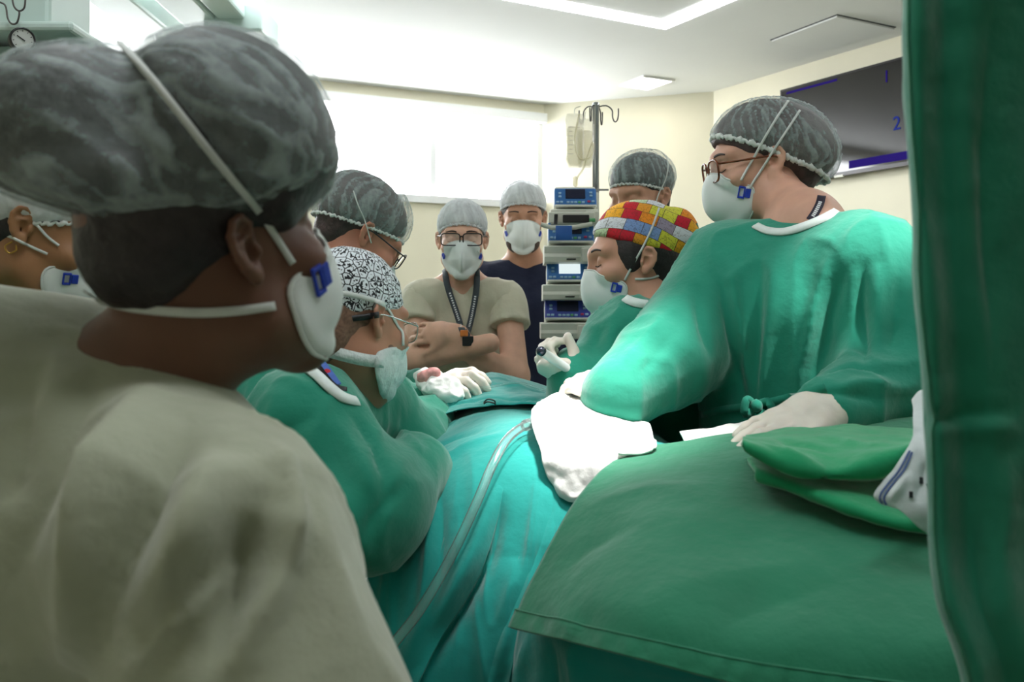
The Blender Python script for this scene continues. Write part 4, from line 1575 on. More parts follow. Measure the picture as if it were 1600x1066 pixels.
def hand_sdf(s, w, d, n, side, curl=(.35, .35, .35, .35), sc=1.0, thumb=(.75, .75, .35), spread=.06, k=.006, r=1.0, tcurl=.3):
    """w wrist, d wrist->knuckles, n palm faces, side = +1 thumb on d x n side"""
    d = unit(d)
    n = unit(np.asarray(n, float) - d * (np.asarray(n, float) @ d))
    b = np.cross(d, n) * side
    R = np.stack([d, b, n], 1)
    w = np.asarray(w, float)
    s.frame()
    s.ell(w + d * .048 * sc, np.array([.052, .041, .017]) * sc * r, R, k=.01)
    s.cone(w - d * .03 * sc, w + d * .03 * sc, .026 * sc * r, .027 * sc * r, k=.02, flat=(b, 1.2))
    for i, (L, rr) in enumerate(((.074, .0092), (.082, .0095), (.076, .0090), (.060, .0080))):
        off = .030 - .020 * i
        p = w + (d * (.086 - .004 * abs(i - 1)) + b * off) * sc
        a = 0.0
        fd = unit(d + b * (1.5 - i) * spread)
        s.cone(w + (d * .05 + b * off * .8) * sc, p, .011 * sc * r, rr * sc * 1.08 * r, k=k)
        for f, m in ((.45, 1.0), (.30, 1.25), (.25, .7)):
            a += curl[i] * m
            q = p + (fd * math.cos(a) + n * math.sin(a)) * L * f * sc
            s.cone(p, q, rr * sc * r, rr * .9 * sc * r, k=k * .6)
            p = q
    t = unit(d * thumb[0] + b * thumb[1] + n * thumb[2])
    p = w + (d * .022 + b * .026) * sc
    q = p + t * .042 * sc
    s.cone(p, q, .015 * sc * r, .0115 * sc * r, k=.012)
    t2 = unit(t + d * tcurl + n * tcurl * .6)
    q2 = q + t2 * .036 * sc
    s.cone(q, q2, .0112 * sc * r, .009 * sc * r, k=.005)


FOLDS = []


class Person:
    def __init__(self, key, head_c, yaw, pitch=0, roll=0, hs=1.0):
        self.key = key
        self.R = head_R(yaw, pitch, roll)
        self.o = np.asarray(head_c, float)
        self.hs = hs
        self.body = Sdf()
        self.body.frame(self.R, self.o, hs)
        head_sdf(self.body)
        self.hsdf = Sdf().frame(self.R, self.o, hs)
        head_sdf(self.hsdf)
        self.body.frame()

    def hw(self, p):
        """head-local -> world"""
        return self.o + (np.atleast_2d(np.asarray(p, float)) * self.hs) @ self.R.T

    def hl(self, V):
        return (V - self.o) @ self.R / self.hs

    def neck(self, nb, r0=.052, r1=.058):
        nb = np.asarray(nb, float)
        self.nb = nb
        a = self.hw((0, -.020, -.055))[0]
        self.body.cone(a, nb, r0, r1, k=.03)
        if hasattr(self, 'skin_nb'):
            pass

    def torso(self, hip, byaw, shw=.17, chest=.105, drop=.075, legs=True, sh=None, feet_z=0.0):
        y = math.radians(byaw)
        rv = np.array([math.cos(y), -math.sin(y), 0])
        fv = np.array([math.sin(y), math.cos(y), 0])
        hip = np.asarray(hip, float)
        nb = self.nb
        t = unit(nb - hip)
        self.hip, self.rv, self.fv, self.t = hip, rv, fv, t
        self.shl = nb - rv * shw - t * drop if sh is None else np.asarray(sh[0], float)
        self.shr = nb + rv * shw - t * drop if sh is None else np.asarray(sh[1], float)
        B = self.body
        B.cone(hip, nb - t * .15, .115, chest, k=.06, flat=(rv, 1.3))
        B.cone(self.shl, self.shr, .05, .05, k=.05)
        B.cone(nb, (self.shl + nb) / 2 - t * .01, .05, .05, k=.04)
        B.cone(nb, (self.shr + nb) / 2 - t * .01, .05, .05, k=.04)
        if legs:
            for q in (-1, 1):
                h = hip + rv * .085 * q + np.array([0, 0, -.03])
                kn = np.array([h[0], h[1], max(h[2] * .53, .4)]) + fv * .03
                an = np.array([h[0], h[1], .085]) - fv * .01
                B.chain([h, kn, an], [.085, .058, .038], k=.04)
                B.ell(an + fv * .06 + [0, 0, -.045], (.042, .125, .038), np.stack([rv, fv, [0, 0, 1]], 1), k=.03)

    def arm(self, sh, el, wr, r=(.046, .040, .027)):
        self.body.chain([sh, el, wr], r, k=.03)

    def finish(self, m, label, h=.012, fine=.0035, top=.0):
        c = self.o
        pad = .15 * self.hs
        V, Fc = self.body.mesh(h, zc=.9, fine=(c - [.115, .115, .15], c + [.125, .125, .03], fine), smooth=1)
        o = obj('person', V, Fc, m)
        tag(o, label, 'person')
        self.root = o
        return o

    # ---------------------------------------------------------------- garments
    def gown(self, S, m, name='gown', h=.011, folds=(), amp=.004, scale=7, stretch=(1, 1, .35), lo=None, hi=None, seed=1, ridge=1.4):
        V, Fc = S.mesh(h, smooth=2, lo=lo, hi=hi, zc=.8)
        for _ in range(1):
            V = laplace(V, Fc, .5)
        N = vnormals(V, Fc)
        d = amp * fbm(V * np.asarray(stretch), scale, 3, seed)
        wv = V + .03 * np.stack([noise3(V, 5, seed + 3), noise3(V, 5, seed + 4), noise3(V, 5, seed + 5)], 1)
        d = d + ridge * amp * (1 - np.abs(noise3(wv * np.asarray(stretch), scale * 2.1, seed + 9))) ** 5
        if len(folds):
            hit = ray(S, np.vstack([dense(q[0], 16) for q in folds]))
            for i, (pts, w, a) in enumerate(folds):
                d = d + stroke(V, hit[i * 16:i * 16 + 16], w, a)
        V = V + N * d[:, None]
        N = vnormals(V, Fc)
        o = obj(name, V, Fc, m, self.root)
        self.gV, self.gF = V, Fc
        return o

    def gown_sdf(self, arms=(), hem=.45, r_ch=.135, r_hip=.16, r_hem=.20, flat=1.35, k=.05, nb_drop=.02, trap=.062, slr=(.078, .066, .056)):
        S = Sdf()
        nb, hip, rv, t = self.nb, self.hip, self.rv, self.t
        S.cone(nb - t * .17, hip, r_ch, r_hip, k=k, flat=(rv, flat))
        S.cone(hip, np.array([hip[0], hip[1], hem]), r_hip, r_hem, k=k, flat=(rv, flat * .95))
        S.cone(self.shl, self.shr, .068, .068, k=k)
        for sh in (self.shl, self.shr):
            S.cone(nb - t * nb_drop, (nb - t * nb_drop) * .35 + sh * .65, trap, trap * 1.02, k=k)
        for a in arms:
            S.chain(a[:3], slr if len(a) < 4 else a[3], k=.045)
        return S

    def collar(self, c, axis, rx, ry, w=.016, th=.004, m=None, name='collar', up=None, S=None):
        ax = unit(axis)
        u = unit(self.rv - ax * (self.rv @ ax))
        v = np.cross(ax, u)
        a = np.linspace(0, 2 * np.pi, 49)
        c = np.asarray(c, float)
        ring = np.array([c + u * rx * math.cos(q) + v * ry * math.sin(q) for q in a])
        out = np.array([u * math.cos(q) + v * math.sin(q) for q in a])
        up_ = ax
        prof = [(0, -w / 2), (th * .8, -w * .2), (th, w * .25), (th * .3, w / 2), (-th, w / 2), (-th, -w / 2)]
        V = np.concatenate([ring + out * (p + (-.35) * q) + up_ * q for p, q in prof]).reshape(len(prof), 49, 3).transpose(1, 0, 2).reshape(-1, 3)
        n = len(prof)
        Fc = [(i * n + j, i * n + (j + 1) % n, (i + 1) * n + (j + 1) % n, (i + 1) * n + j) for i in range(48) for j in range(n)]
        return obj(name, V, Fc, m or M['whiteknit'], self.root)

    # ---------------------------------------------------------------- head gear
    def hairpiece(self, S, m=None, h=.006):
        V, Fc = S.mesh(h, smooth=1)
        V = V + vnormals(V, Fc) * (fbm(V, 60, 2, 4) * .0015)[:, None]
        return obj('hair', V, Fc, m or M['hair'], self.root)

    def hair_sdf(self, nape=True, grow=.006):
        S = Sdf().frame(self.R, self.o, self.hs)
        S.ell((0, -.018, .036), (.076 + grow * .4, .092 + grow * .6, .086 + grow))
        if nape:
            S.ell((0, -.062, -.030), (.056, .040, .058), k=.03)
        S.ell((0, .085, -.035), (.10, .085, .085), k=.01, op='s')
        for q in (-1, 1):
            S.ell((q * .10, .010, -.03), (.036, .055, .058), k=.008, op='s')
        return S

    def cap_sdf(self, blobs, cut=((.0, .093, .052), (0, -.105, -.030)), k=.03, side=0.0):
        S = Sdf().frame(self.R, self.o, self.hs)
        for c, r in blobs:
            S.ell(c, r, k=k)
        if cut:
            a, b = np.array(cut[0]), np.array(cut[1])
            d = b - a
            n = np.cross(d, [1, 0, 0])
            n = n if n[2] < 0 else -n
            S.plane(a, n, k=.012)
        return S

    def bouffant(self, S, m=None, h=.004, amp=.0030, freq=26, center=None, strokes=(), seed=3, streak=None, axis=None, name='bouffant_cap'):
        """gathered see-through cap: folds run from the elastic towards the crown"""
        V, Fc = S.mesh(h, smooth=2)
        L = self.hl(V)
        N = vnormals(V, Fc)
        c = np.array(center if center is not None else (0, -.02, .03))
        q = L - c
        if axis is not None:
            ax = unit(axis)
            u = unit(np.cross(ax, [0.1, .9, .2]))
            v = np.cross(ax, u)
            q = np.stack([q @ u, q @ v, q @ ax], 1)
        ang = np.arctan2(q[:, 0], q[:, 1])
        z = q[:, 2]
        warp = fbm(L, 14, 2, seed) * .35
        pp = np.stack([np.cos(ang + warp * .5) * freq / 6, np.sin(ang + warp * .5) * freq / 6, z * 9 + warp], 1)
        f = 1 - np.abs(fbm(pp, 1.6, 3, seed + 2))
        f = np.clip((f - .45) / .55, 0, 1) ** 2
        if streak is not None:
            d = unit(self.R.T @ np.asarray(streak, float))
            al = L @ d
            per = L - np.outer(al, d)
            w2 = fbm(L, 16, 2, seed + 7) * .012
            g = 1 - np.abs(fbm((per + w2[:, None]) * 1.0 + np.outer(al, d) * .16, 46, 3, seed + 5))
            f = np.clip((g - .40) / .6, 0, 1) ** 1.6
        d = amp * (f - .4)
        at = f.copy()
        hit = ray(S, np.vstack([dense(q[0], 16) for q in strokes])) if len(strokes) else None
        for i, (pts, w, a, t) in enumerate(strokes):
            g = stroke(V, hit[i * 16:i * 16 + 16], w, 1.0)
            d = d + a * g
            at = at + t * g
        V = V + N * d[:, None]
        return obj(name, V, Fc, m or M['cap'], self.root, attr=at)

    def cap_band(self, S, cut, par, m=None, w=.006, wav=.0022, n=220, name='elastic_edge', freq=60):
        """frilled elastic edge: a wavy ring where the cap is cut"""
        a, b = np.array(cut[0]), np.array(cut[1])
        c = (a + b) / 2
        d = unit(b - a)
        ring = []
        for q in np.linspace(0, 2 * np.pi, n, endpoint=False):
            dr = d * math.cos(q) + np.array([1., 0, 0]) * math.sin(q)
            lo, hi = .03, .20
            t = np.linspace(lo, hi, 60)
            v = S(self.hw(c + dr * t[:, None] + np.array([0, 0, .004])))
            ins = np.nonzero(v < 0)[0]
            tt = t[ins[-1]] if len(ins) else .09
            ring.append(c + dr * tt)
        ring = np.array(ring)
        for _ in range(4):
            ring = (np.roll(ring, 1, 0) + ring * 2 + np.roll(ring, -1, 0)) / 4
        ph = np.linspace(0, 2 * np.pi, n, endpoint=False)
        ring[:, 2] += wav * np.sin(ph * freq + 2 * np.sin(ph * 7))
        ring = self.hw(ring)
        V, Fc = tube(ring, w / 2 * (1 + .35 * np.sin(ph * freq * .5 + 1)), 7, closed=True)
        return obj(name, V, Fc, m or M['strap'], par)

    def mask(self, m=None, fwd=.124, low=-.112, top=-.012, half=.060, back=.026, cz=-.058, seam=0.0, flat=2.4, name='respirator_mask', cy=None, point=0.0, zs=None, rim=True):
        """moulded cup from nose bridge to chin in head space"""
        nr, na = 18, 64
        V = []
        cen = np.array([0, fwd, cz])
        for i in range(nr):
            r = i / (nr - 1)
            for j in range(na):
                a = 2 * np.pi * j / na
                x, z = math.sin(a), math.cos(a)
                if z > 0:
                    x = math.copysign(abs(x) ** .68, x)
                    z = z ** .85
                zz = (top - cz) * z if z > 0 else (cz - low) * z
                bx = half * x * (1 - .18 * max(0, z) ** 2 - (.25 * point) * max(0, -z) ** 1.5)
                by = back + (.104 - back) * max(0, z) ** 2.2 + (.062 - back) * max(0, -z) ** 2.2
                e = np.array([bx, by, cz + zz])
                p = np.array([bx * r, 0, cz + zz * r])
                bul = (1 - r ** flat)
                p[1] = e[1] + (fwd - e[1]) * bul if r > 0 else fwd
                if seam:
                    p[1] += seam * math.exp(-(p[0] / .006) ** 2) * (1 - r ** 4)
                    p[1] -= seam * .25 * abs(p[0]) / .05
                V.append(p)
        V = np.array(V)
        Fc = []
        for i in range(nr - 1):
            for j in range(na):
                k = (j + 1) % na
                Fc.append((i * na + j, i * na + k, (i + 1) * na + k, (i + 1) * na + j))
        # keep it outside the face
        W = self.hw(V)
        for _ in range(3):
            v = self.hsdf(W)
            push = np.maximum(.004 - v, 0)
            W = W + np.outer(push, self.R[:, 1] * .6) + (W - self.hw((0, 0, -.05))) * (push * 2)[:, None]
        o = obj(name, W, np.array(Fc), m or M['mask'], self.root, solid=.0022)
        self.mk = W.reshape(nr, na, 3)
        if rim:
            ring = self.mk[-1] + (self.mk[-2] - self.mk[-1]) * .15
            obj('rim', *tube(ring, .0022, 6, closed=True), M['strap'], o)
        self.mo = o
        return o

    def clip(self, side, j=None, i=14, sz=(.020, .012), m=None):
        """blue strap clip on the mask's cheek; side +1 = person's right"""
        na = 64
        j = j if j is not None else (15 if side > 0 else 49)
        p = self.mk[i, j]
        n = unit(np.cross(self.mk[i + 1, j] - self.mk[i - 1, j], self.mk[i, (j + 1) % na] - self.mk[i, j - 1]))
        if n @ (p - self.hw((0, .0, -.05))[0]) < 0:
            n = -n
        u = unit(self.R[:, 2] - n * (self.R[:, 2] @ n))
        u = unit(u + np.cross(n, u) * (.35 * side))
        v = np.cross(n, u)
        R = np.stack([u, v, n], 1)
        c = p + n * .003
        g = obj('clip', *mj(box(c + v * sz[1] * .4, (sz[0], sz[1] * .22, .004), R, bev=.001), box(c - v * sz[1] * .4, (sz[0], sz[1] * .22, .004), R, bev=.001),
                            box(c + u * sz[0] * .42, (sz[0] * .16, sz[1], .004), R, bev=.001), box(c - u * sz[0] * .42, (sz[0] * .16, sz[1], .004), R, bev=.001),
                            box(c - v * sz[1] * .95, (sz[0] * .75, sz[1] * .8, .003), R, bev=.001)), m or M['clip'], self.mo, smooth=False)
        return c

    def strap(self, pix, S, w=.005, off=.0025, par=None, m=None, name='strap', n=40, th=.0012):
        """strap drawn over the modelled surface along photo pixels"""
        p = ray(S, dense(pix, n), off)
        for _ in range(2):
            p[1:-1] = (p[:-2] + 2 * p[1:-1] + p[2:]) / 4
        e = 1e-3
        g = np.stack([S(p + np.eye(3)[a] * e) - S(p - np.eye(3)[a] * e) for a in range(3)], 1)
        g /= np.maximum(np.linalg.norm(g, axis=1), 1e-9)[:, None]
        view = np.array([0, 0, CAM_Z]) - p
        view /= np.linalg.norm(view, axis=1)[:, None]
        g = g + view * .7
        return obj(name, *ribbon(p, g, w, th), m or M['strap'], par or self.root)

    def wrap(self, S, path, w=.005, off=.0025, m=None, par=None, name='strap', n=60):
        """strap through head-local waypoints, pressed onto surface S"""
        p = self.hw(dense(path, n))
        e = 1e-3
        for _ in range(12):
            v = S(p) - off
            g = np.stack([S(p + np.eye(3)[a] * e) - S(p - np.eye(3)[a] * e) for a in range(3)], 1)
            g /= np.maximum(np.linalg.norm(g, axis=1), 1e-9)[:, None]
            p = p - g * np.clip(v, -.02, .02)[:, None] * .8
        for _ in range(3):
            p[1:-1] = (p[:-2] + 2 * p[1:-1] + p[2:]) / 4
        return obj(name, *ribbon(p, g, w), m or M['strap'], par or self.root)

    def glasses(self, m, w=.025, h=.019, r=.0016, y=.104, z=.002, tort=False, temple=True, sep=.033, tr=.0018, square=.5):
        g = None
        for q in (-1, 1):
            a = np.linspace(0, 2 * np.pi, 32, endpoint=False)
            ca, sa = np.cos(a), np.sin(a)
            ex = 2 / (2 + 2 * square)
            x = np.sign(ca) * np.abs(ca) ** ex * w
            zz = np.sign(sa) * np.abs(sa) ** ex * h
            yy = y - (x * q + w) * .10
            ring = self.hw(np.stack([q * sep + x, yy, z + zz], 1))
            V, Fc = tube(ring, r, 8, closed=True)
            if g is None:
                g = obj('glasses', V, Fc, m, self.root)
            else:
                obj('rim', V, Fc, m, g)
            c = ring.mean(0)
            obj('lens', np.vstack([ring, c[None]]), [(i, (i + 1) % 32, 32) for i in range(32)], M['lens'], g)
            if temple:
                pts = dense([(q * (sep + w), y - w * .2, z + h * .55), (q * .068, .06, z + h * .5), (q * .080, .0, z + h * .45), (q * .083, -.022, z + h * .1)], 16)
                obj('temple', *tube(self.hw(pts), tr, 8), m, g)
        obj('bridge', *tube(self.hw(dense([(-sep + w * .98, y - .001, z + h * .3), (0, y + .003, z + h * .55), (sep - w * .98, y - .001, z + h * .3)], 10)), r, 8), m, g)
        return g

    def brows(self, m=None, lashes=True, z=.0265):
        for q in (-1, 1):
            for name, path, w, off in (('eyebrow', [(q * .014, .09, z), (q * .030, .088, z + .004), (q * .048, .076, z)], .0048, .0006),
                                       ('eyelashes', [(q * .019, .09, -.003), (q * .031, .088, -.006), (q * .045, .08, -.003)], .0018, .0008)):
                if name == 'eyelashes' and not lashes:
                    continue
                p = self.hw(dense(path, 14))
                e = 1e-3
                for _ in range(14):
                    v = self.hsdf(p) - off
                    g = np.stack([self.hsdf(p + np.eye(3)[a] * e) - self.hsdf(p - np.eye(3)[a] * e) for a in range(3)], 1)
                    g /= np.maximum(np.linalg.norm(g, axis=1), 1e-9)[:, None]
                    p = p - g * np.clip(v, -.01, .01)[:, None] * .8
                ww = w * (.55 + .45 * np.sin(np.linspace(.25, 1, 14) * np.pi))
                obj(name, *ribbon(p, g, ww, .0012), m or M['brow'], self.root)

    def glove(self, S, name='glove', h=.0035, m=None):
        V, Fc = S.mesh(h, smooth=1)
        V = V + vnormals(V, Fc) * (fbm(V, 60, 3, 6) * .0008)[:, None]
        return obj(name, V, Fc, m or M['glove'], self.root)

    def skin_hands(self):
        pass


def ear_to_center(px, py, Y, yaw, pitch, roll, side, hs=1.0):
    """head centre from the photo position of an ear (side +1 = person's right ear)"""
    R = head_R(yaw, pitch, roll)
    return P(px, py, Y) - R @ (np.array([side * .080, -.012, -.003]) * hs)


def union(*ss):
    S = Sdf()
    for s in ss:
        S.pr += s.pr
    return S


def cutless(S):
    T = Sdf()
    T.pr = [q for q in S.pr if q[0] == 'u']
    return T


# ------------------------------------------------------------------ A: foreground left, sage gown, seen from behind
yaw, pit, rol = 45, -14, 0
A = Person('a', ear_to_center(384, 392, .80, yaw, pit, rol, 1, 1.02), yaw, pit, rol, 1.02)
A.neck(P(215, 610, .88), .060, .070)
A.torso(P(60, 1250, .98), 62, sh=(P(190, 660, 1.06), P(325, 870, .74)), legs=True)
A.arm(A.shr, P(430, 1150, .70), P(640, 1260, .86))
A.arm(A.shl, P(330, 1050, 1.15), P(560, 1200, 1.2))
A.finish(M['skin_a'], 'woman in sage gown and bouffant cap seen from behind, largest at left', .014, .0026)
capA = Sdf()
u = .84 / F_PX
capA.ell(P(345, 200, .860), (166 * u, .112, 160 * u), k=.02)
capA.ell(P(415, 240, .86), (98 * u, .092, 104 * u), k=.05)
capA.ell(P(150, 218, .855), (186 * u, .122, 148 * u), k=.012)
capA.ell(P(225, 300, .850), (150 * u, .118, 88 * u), k=.04)
capA.plane(P(270, 374, .80), (-.25, -.05, -1.0), k=.02)
capA.plane(P(450, 318, .82), (.62, -.10, -1.0), k=.02)
hairA = Sdf()
for op, kk, fn, lo, hi in capA.pr:
    hairA.pr.append((op, kk, (lambda p, fn=fn: fn(p) + .0045), lo, hi))
hairA.frame(A.R, A.o, A.hs)
hairA.ell((0, -.020, .030), (.0775, .088, .070), k=.01)
hairA.ell((0, -.062, .004), (.064, .046, .046), k=.02)
hairA.frame()
hairA.ell(P(462, 258, .86), (50 * u, .05, 66 * u), k=.02)
hairA.ell(P(442, 318, .84), (26 * u, .03, 42 * u), k=.02)
hairA.frame(A.R, A.o, A.hs)
hairA.ell((.095, .008, -.036), (.040, .040, .056), k=.008, op='s')
hairA.ell((.0, .09, -.03), (.09, .08, .07), k=.008, op='s')
hairA.frame()
A.hairpiece(hairA, M['hair'], .005)
cp = A.bouffant(capA, M['cap'], .0032, .0016, streak=P(150, 170, .8) - P(400, 300, .8), seed=5, strokes=[
    ([(185, 66), (240, 125), (300, 200), (350, 265), (402, 328)], .006, -.008, .45),
    ([(200, 55), (260, 100), (330, 120), (420, 160)], .010, .003, .2),
    ([(60, 95), (130, 130), (230, 210), (330, 300)], .008, .003, .25),
    ([(20, 150), (100, 200), (200, 270), (320, 330)], .007, .003, .3),
    ([(0, 230), (80, 280), (170, 340), (260, 368)], .008, .003, .3),
    ([(255, 110), (330, 150), (420, 210), (490, 250)], .008, .003, .2),
    ([(330, 215), (400, 250), (460, 275), (500, 262)], .008, .003, .3),
    ([(0, 300), (60, 345), (130, 375), (200, 388), (290, 372), (380, 340), (430, 325), (480, 285), (508, 230)], .006, .005, .6)])
allA = union(capA, A.hsdf)
stA = [(186, 64), (240, 126), (300, 202), (352, 268), (404, 330), (432, 372), (458, 412)]
A.mask(None, fwd=.116, low=-.122, top=-.002, half=.066, back=.018, cz=-.055, flat=3.0)
A.clip(1, 14, 15, (.030, .012))
A.strap(stA, union(capA, A.hsdf), .0062, .003, A.mo)
bodyA = union(A.body)
A.strap([(135, 458), (160, 470), (200, 480), (250, 486), (310, 489), (370, 486), (430, 478)], bodyA, .0078, .003, A.mo)
gA = Sdf()
gA.cone(P(-60, 655, .90), P(120, 655, .92), .125, .100, k=.05)
gA.cone(P(120, 655, .92), P(325, 862, .74), .098, .092, k=.06)
gA.cone(P(325, 862, .74), P(440, 1150, .70), .092, .089, k=.06)
gA.cone(P(430, 1135, .70), P(620, 1290, .84), .09, .065, k=.05)
gA.cone(P(-20, 760, .96), P(20, 1300, 1.0), .165, .20, k=.08, flat=(A.rv, 1.2))
gA.cone(P(200, 850, .90), P(200, 1300, .92), .15, .17, k=.08)
gA.cone(P(20, 1300, 1.0), P(20, 1750, 1.0), .2, .22, k=.08, flat=(A.rv, 1.2))
gA.chain([P(190, 640, 1.06), P(330, 1050, 1.15), P(540, 1190, 1.2)], [.075, .068, .058], k=.05)
A.gown(gA, M['beige_a'], 'gown', .0068, [
    ([(430, 690), (450, 780), (446, 840), (455, 900)], .008, .018),
    ([(420, 770), (380, 850), (300, 930), (200, 1040)], .016, -.022),
    ([(400, 800), (390, 880), (360, 960), (330, 1060)], .014, -.032),
    ([(430, 790), (425, 900), (380, 1000), (350, 1066)], .014, .022),
    ([(240, 600), (190, 700), (140, 850), (110, 1066)], .026, .034),
    ([(300, 640), (240, 760), (170, 900), (140, 1066)], .022, -.036),
    ([(350, 700), (300, 800), (270, 900), (250, 1000)], .022, .026),
    ([(60, 560), (30, 700), (0, 800)], .02, -.014),
    ([(330, 720), (310, 830), (320, 900)], .016, .010),
    ([(100, 540), (60, 650), (10, 760)], .022, .010),
    ([(160, 560), (110, 680), (40, 830), (10, 950)], .020, -.010),
    ([(400, 860), (340, 910), (270, 980), (190, 1066)], .010, .018),
    ([(480, 760), (505, 860), (520, 960), (540, 1066)], .022, .008),
    ([(60, 500), (150, 530), (240, 590)], .012, .004)], .004, 6, (1, 1, .5))

# ------------------------------------------------------------------ J: partly hidden at the left edge
yaw, pit, rol = 78, 22, 0
J = Person('j', ear_to_center(32, 352, 1.42, yaw, pit, rol, 1), yaw, pit, rol)
J.neck(P(-25, 475, 1.52), .05, .056)
J.torso(P(-60, 900, 1.62), 80)
J.arm(J.shr, J.shr + [-.02, .0, -.26], J.shr + [.06, -.02, -.48])
J.arm(J.shl, J.shl + [-.02, .02, -.26], J.shl + [.06, .02, -.48])
J.finish(M['skin_j'], 'brown-skinned person with a gold earring at the left edge, half hidden', .013, .0032)
cJ = [((0, -.03, .055), (.092, .12, .09)), ((0, -.09, .02), (.075, .06, .07))]
ctJ = ((0, .095, .048), (0, -.135, -.055))
capJ = J.cap_sdf(cJ, ctJ)
J.hairpiece(J.hair_sdf())
bJ = J.bouffant(capJ, M['cap_w'], .0055)
J.cap_band(capJ, ctJ, bJ)
J.mask()
J.clip(1)
J.strap([(-4, 362), (20, 372), (45, 384), (74, 397)], J.hsdf, .004, .003, J.mo)
J.strap([(58, 352), (74, 370), (92, 384)], J.hsdf, .004, .003, J.mo)
obj('earring', *tube(J.hw(dense([(.084, -.012, -.030), (.086, -.018, -.040), (.085, -.010, -.047), (.083, -.003, -.040), (.084, -.006, -.032)], 16)), .0012, 6), M['gold'], J.root)
arms = [(J.shr, J.shr + [-.02, .0, -.26], J.shr + [.05, -.02, -.45]), (J.shl, J.shl + [-.02, .02, -.26], J.shl + [.05, .02, -.45])]
J.gown(J.gown_sdf(arms), M['green_b'], 'gown', .014)

# ------------------------------------------------------------------ B: surgeon with black and white printed cap
yaw, pit, rol = 42, 12, 4
B = Person('b', ear_to_center(592, 500, 1.56, yaw, pit, rol, 1, .97), yaw, pit, rol, .97)
B.neck(P(500, 590, 1.66), .056, .064)
B.torso(P(330, 870, 1.78), 52, sh=(P(585, 640, 1.82), P(478, 668, 1.50)))
bel, bwr = P(572, 800, 1.44), P(652, 735, 1.58)
bel2, bwr2 = P(640, 720, 1.80), P(668, 660, 1.92)
B.arm(B.shr, bel, bwr)
B.arm(B.shl, bel2, bwr2)
B.finish(M['skin_b'], 'bearded surgeon in green gown and black-and-white printed cap leaning over the table', .012, .003)
ctB = ((0, .090, .040), (0, -.11, -.022))
capB = B.cap_sdf([((0, -.016, .040), (.080, .101, .090))], ctB)
V, Fc = capB.mesh(.004, smooth=2)
L = B.hl(V)
V = V + vnormals(V, Fc) * (fbm(L * [1, 1, 3.0], 26, 2, 8) * .002)[:, None]
uvB = np.stack([np.arctan2(L[:, 0], L[:, 1] + .016) * .085, L[:, 2]], 1)
scB = obj('printed_cap', V, Fc, M['scales'], B.root, uv=uvB)
hb = B.hair_sdf(grow=.002)
hb.frame(B.R, B.o, B.hs)
for q in (-1, 1):
    hb.ell((q * .057, .030, -.040), (.0075, .024, .034), k=.006)
B.hairpiece(hb, M['shaved'], .005)
allB = union(cutless(capB), B.hsdf)
B.strap([(487, 498), (520, 500), (560, 497), (592, 492)], allB, .010, .003, B.root, M['black'], 'headband', th=.002)
B.strap([(489, 470), (515, 458), (545, 460), (580, 468), (602, 476)], allB, .0085, .004, B.root, M['strap'], 'mask_strap')
B.strap([(602, 476), (612, 492), (622, 510), (629, 520), (630, 540)], B.hsdf, .0045, .003, B.root, M['strap'], 'mask_strap')
tie = np.array([P(*q) for q in dense([(492, 492, 1.60), (480, 520, 1.62), (466, 545, 1.62), (448, 565, 1.60), (424, 580, 1.58)], 24)])
tn = unit(np.array([-.25, -1, .35]))
V, Fc = ribbon(tie, tn, np.linspace(.020, .034, 24), .002)
obj('cap_tie', V, Fc, M['scales'], scB, uv=np.stack([V[:, 0], V[:, 2]], 1))
tie2 = np.array([P(*q) for q in dense([(490, 498, 1.60), (482, 528, 1.61), (474, 550, 1.61), (458, 568, 1.60), (440, 572, 1.60)], 24)])
obj('headband_tail', *ribbon(tie2, tn, .012, .002), M['black'], B.root)
B.glasses(M['frame_silver'], w=.024, h=.018, r=.0012, y=.103, z=.000, tr=.0012)
B.mask(M['mask_knit'], fwd=.120, low=-.126, top=-.022, half=.076, back=-.006, cz=-.066, flat=2.4, name='cloth_mask', rim=False)
B.strap([(482, 538), (505, 546), (540, 556), (572, 563), (600, 566)], union(B.body), .020, .004, B.mo, M['mask_knit'], 'mask_tie', th=.002)
gB = B.gown_sdf([(B.shr, bel, bwr, (.095, .082, .058)), (B.shl, bel2, bwr2, (.075, .065, .055))], hem=.5, r_ch=.145, r_hip=.17, trap=.070, nb_drop=.045)
gB.cone(P(432, 625, 1.66), P(360, 800, 1.76), .085, .14, k=.06)
B.gown(gB, M['green_b'], 'gown', .008, [
    ([(545, 640), (580, 690), (600, 750), (600, 800)], .010, -.012),
    ([(520, 650), (560, 720), (585, 780)], .016, .012),
    ([(500, 640), (440, 680), (400, 720)], .012, -.007),
    ([(420, 600), (450, 590), (490, 610)], .010, .006),
    ([(600, 660), (640, 690), (655, 715)], .010, .010),
    ([(470, 720), (540, 790), (570, 860), (585, 900)], .016, .012),
    ([(450, 740), (510, 830), (550, 900)], .016, -.012),
    ([(560, 850), (590, 800), (640, 750)], .010, -.012)], .004, 8)
cb = ray(union(gB, B.body), dense([(425, 558), (460, 566), (490, 582), (515, 605), (535, 620), (560, 628)], 30), .004)
obj('collar', *ribbon(cb, (.25, -.8, .6), .016, .004), M['whiteknit'], B.root)
lb = ray(union(gB, B.body), dense([(472, 542), (488, 552), (502, 570), (516, 590), (526, 604)], 24), .005)
ly = obj('lanyard', *ribbon(lb, (.2, -.9, .35), .017, .0015), M['lanyard_blue'], B.root)
for q in (7, 15):
    obj('emblem', *lathe([(.0058, 0), (.0058, .001)], lb[q] + unit((.2, -.9, .35)) * .0012, (.2, -.9, .35), 14), M['emblem_red'], ly, smooth=False)
inn = ray(union(gB, B.body), dense([(468, 548), (486, 562), (505, 588), (522, 606), (542, 612)], 24), .0035)
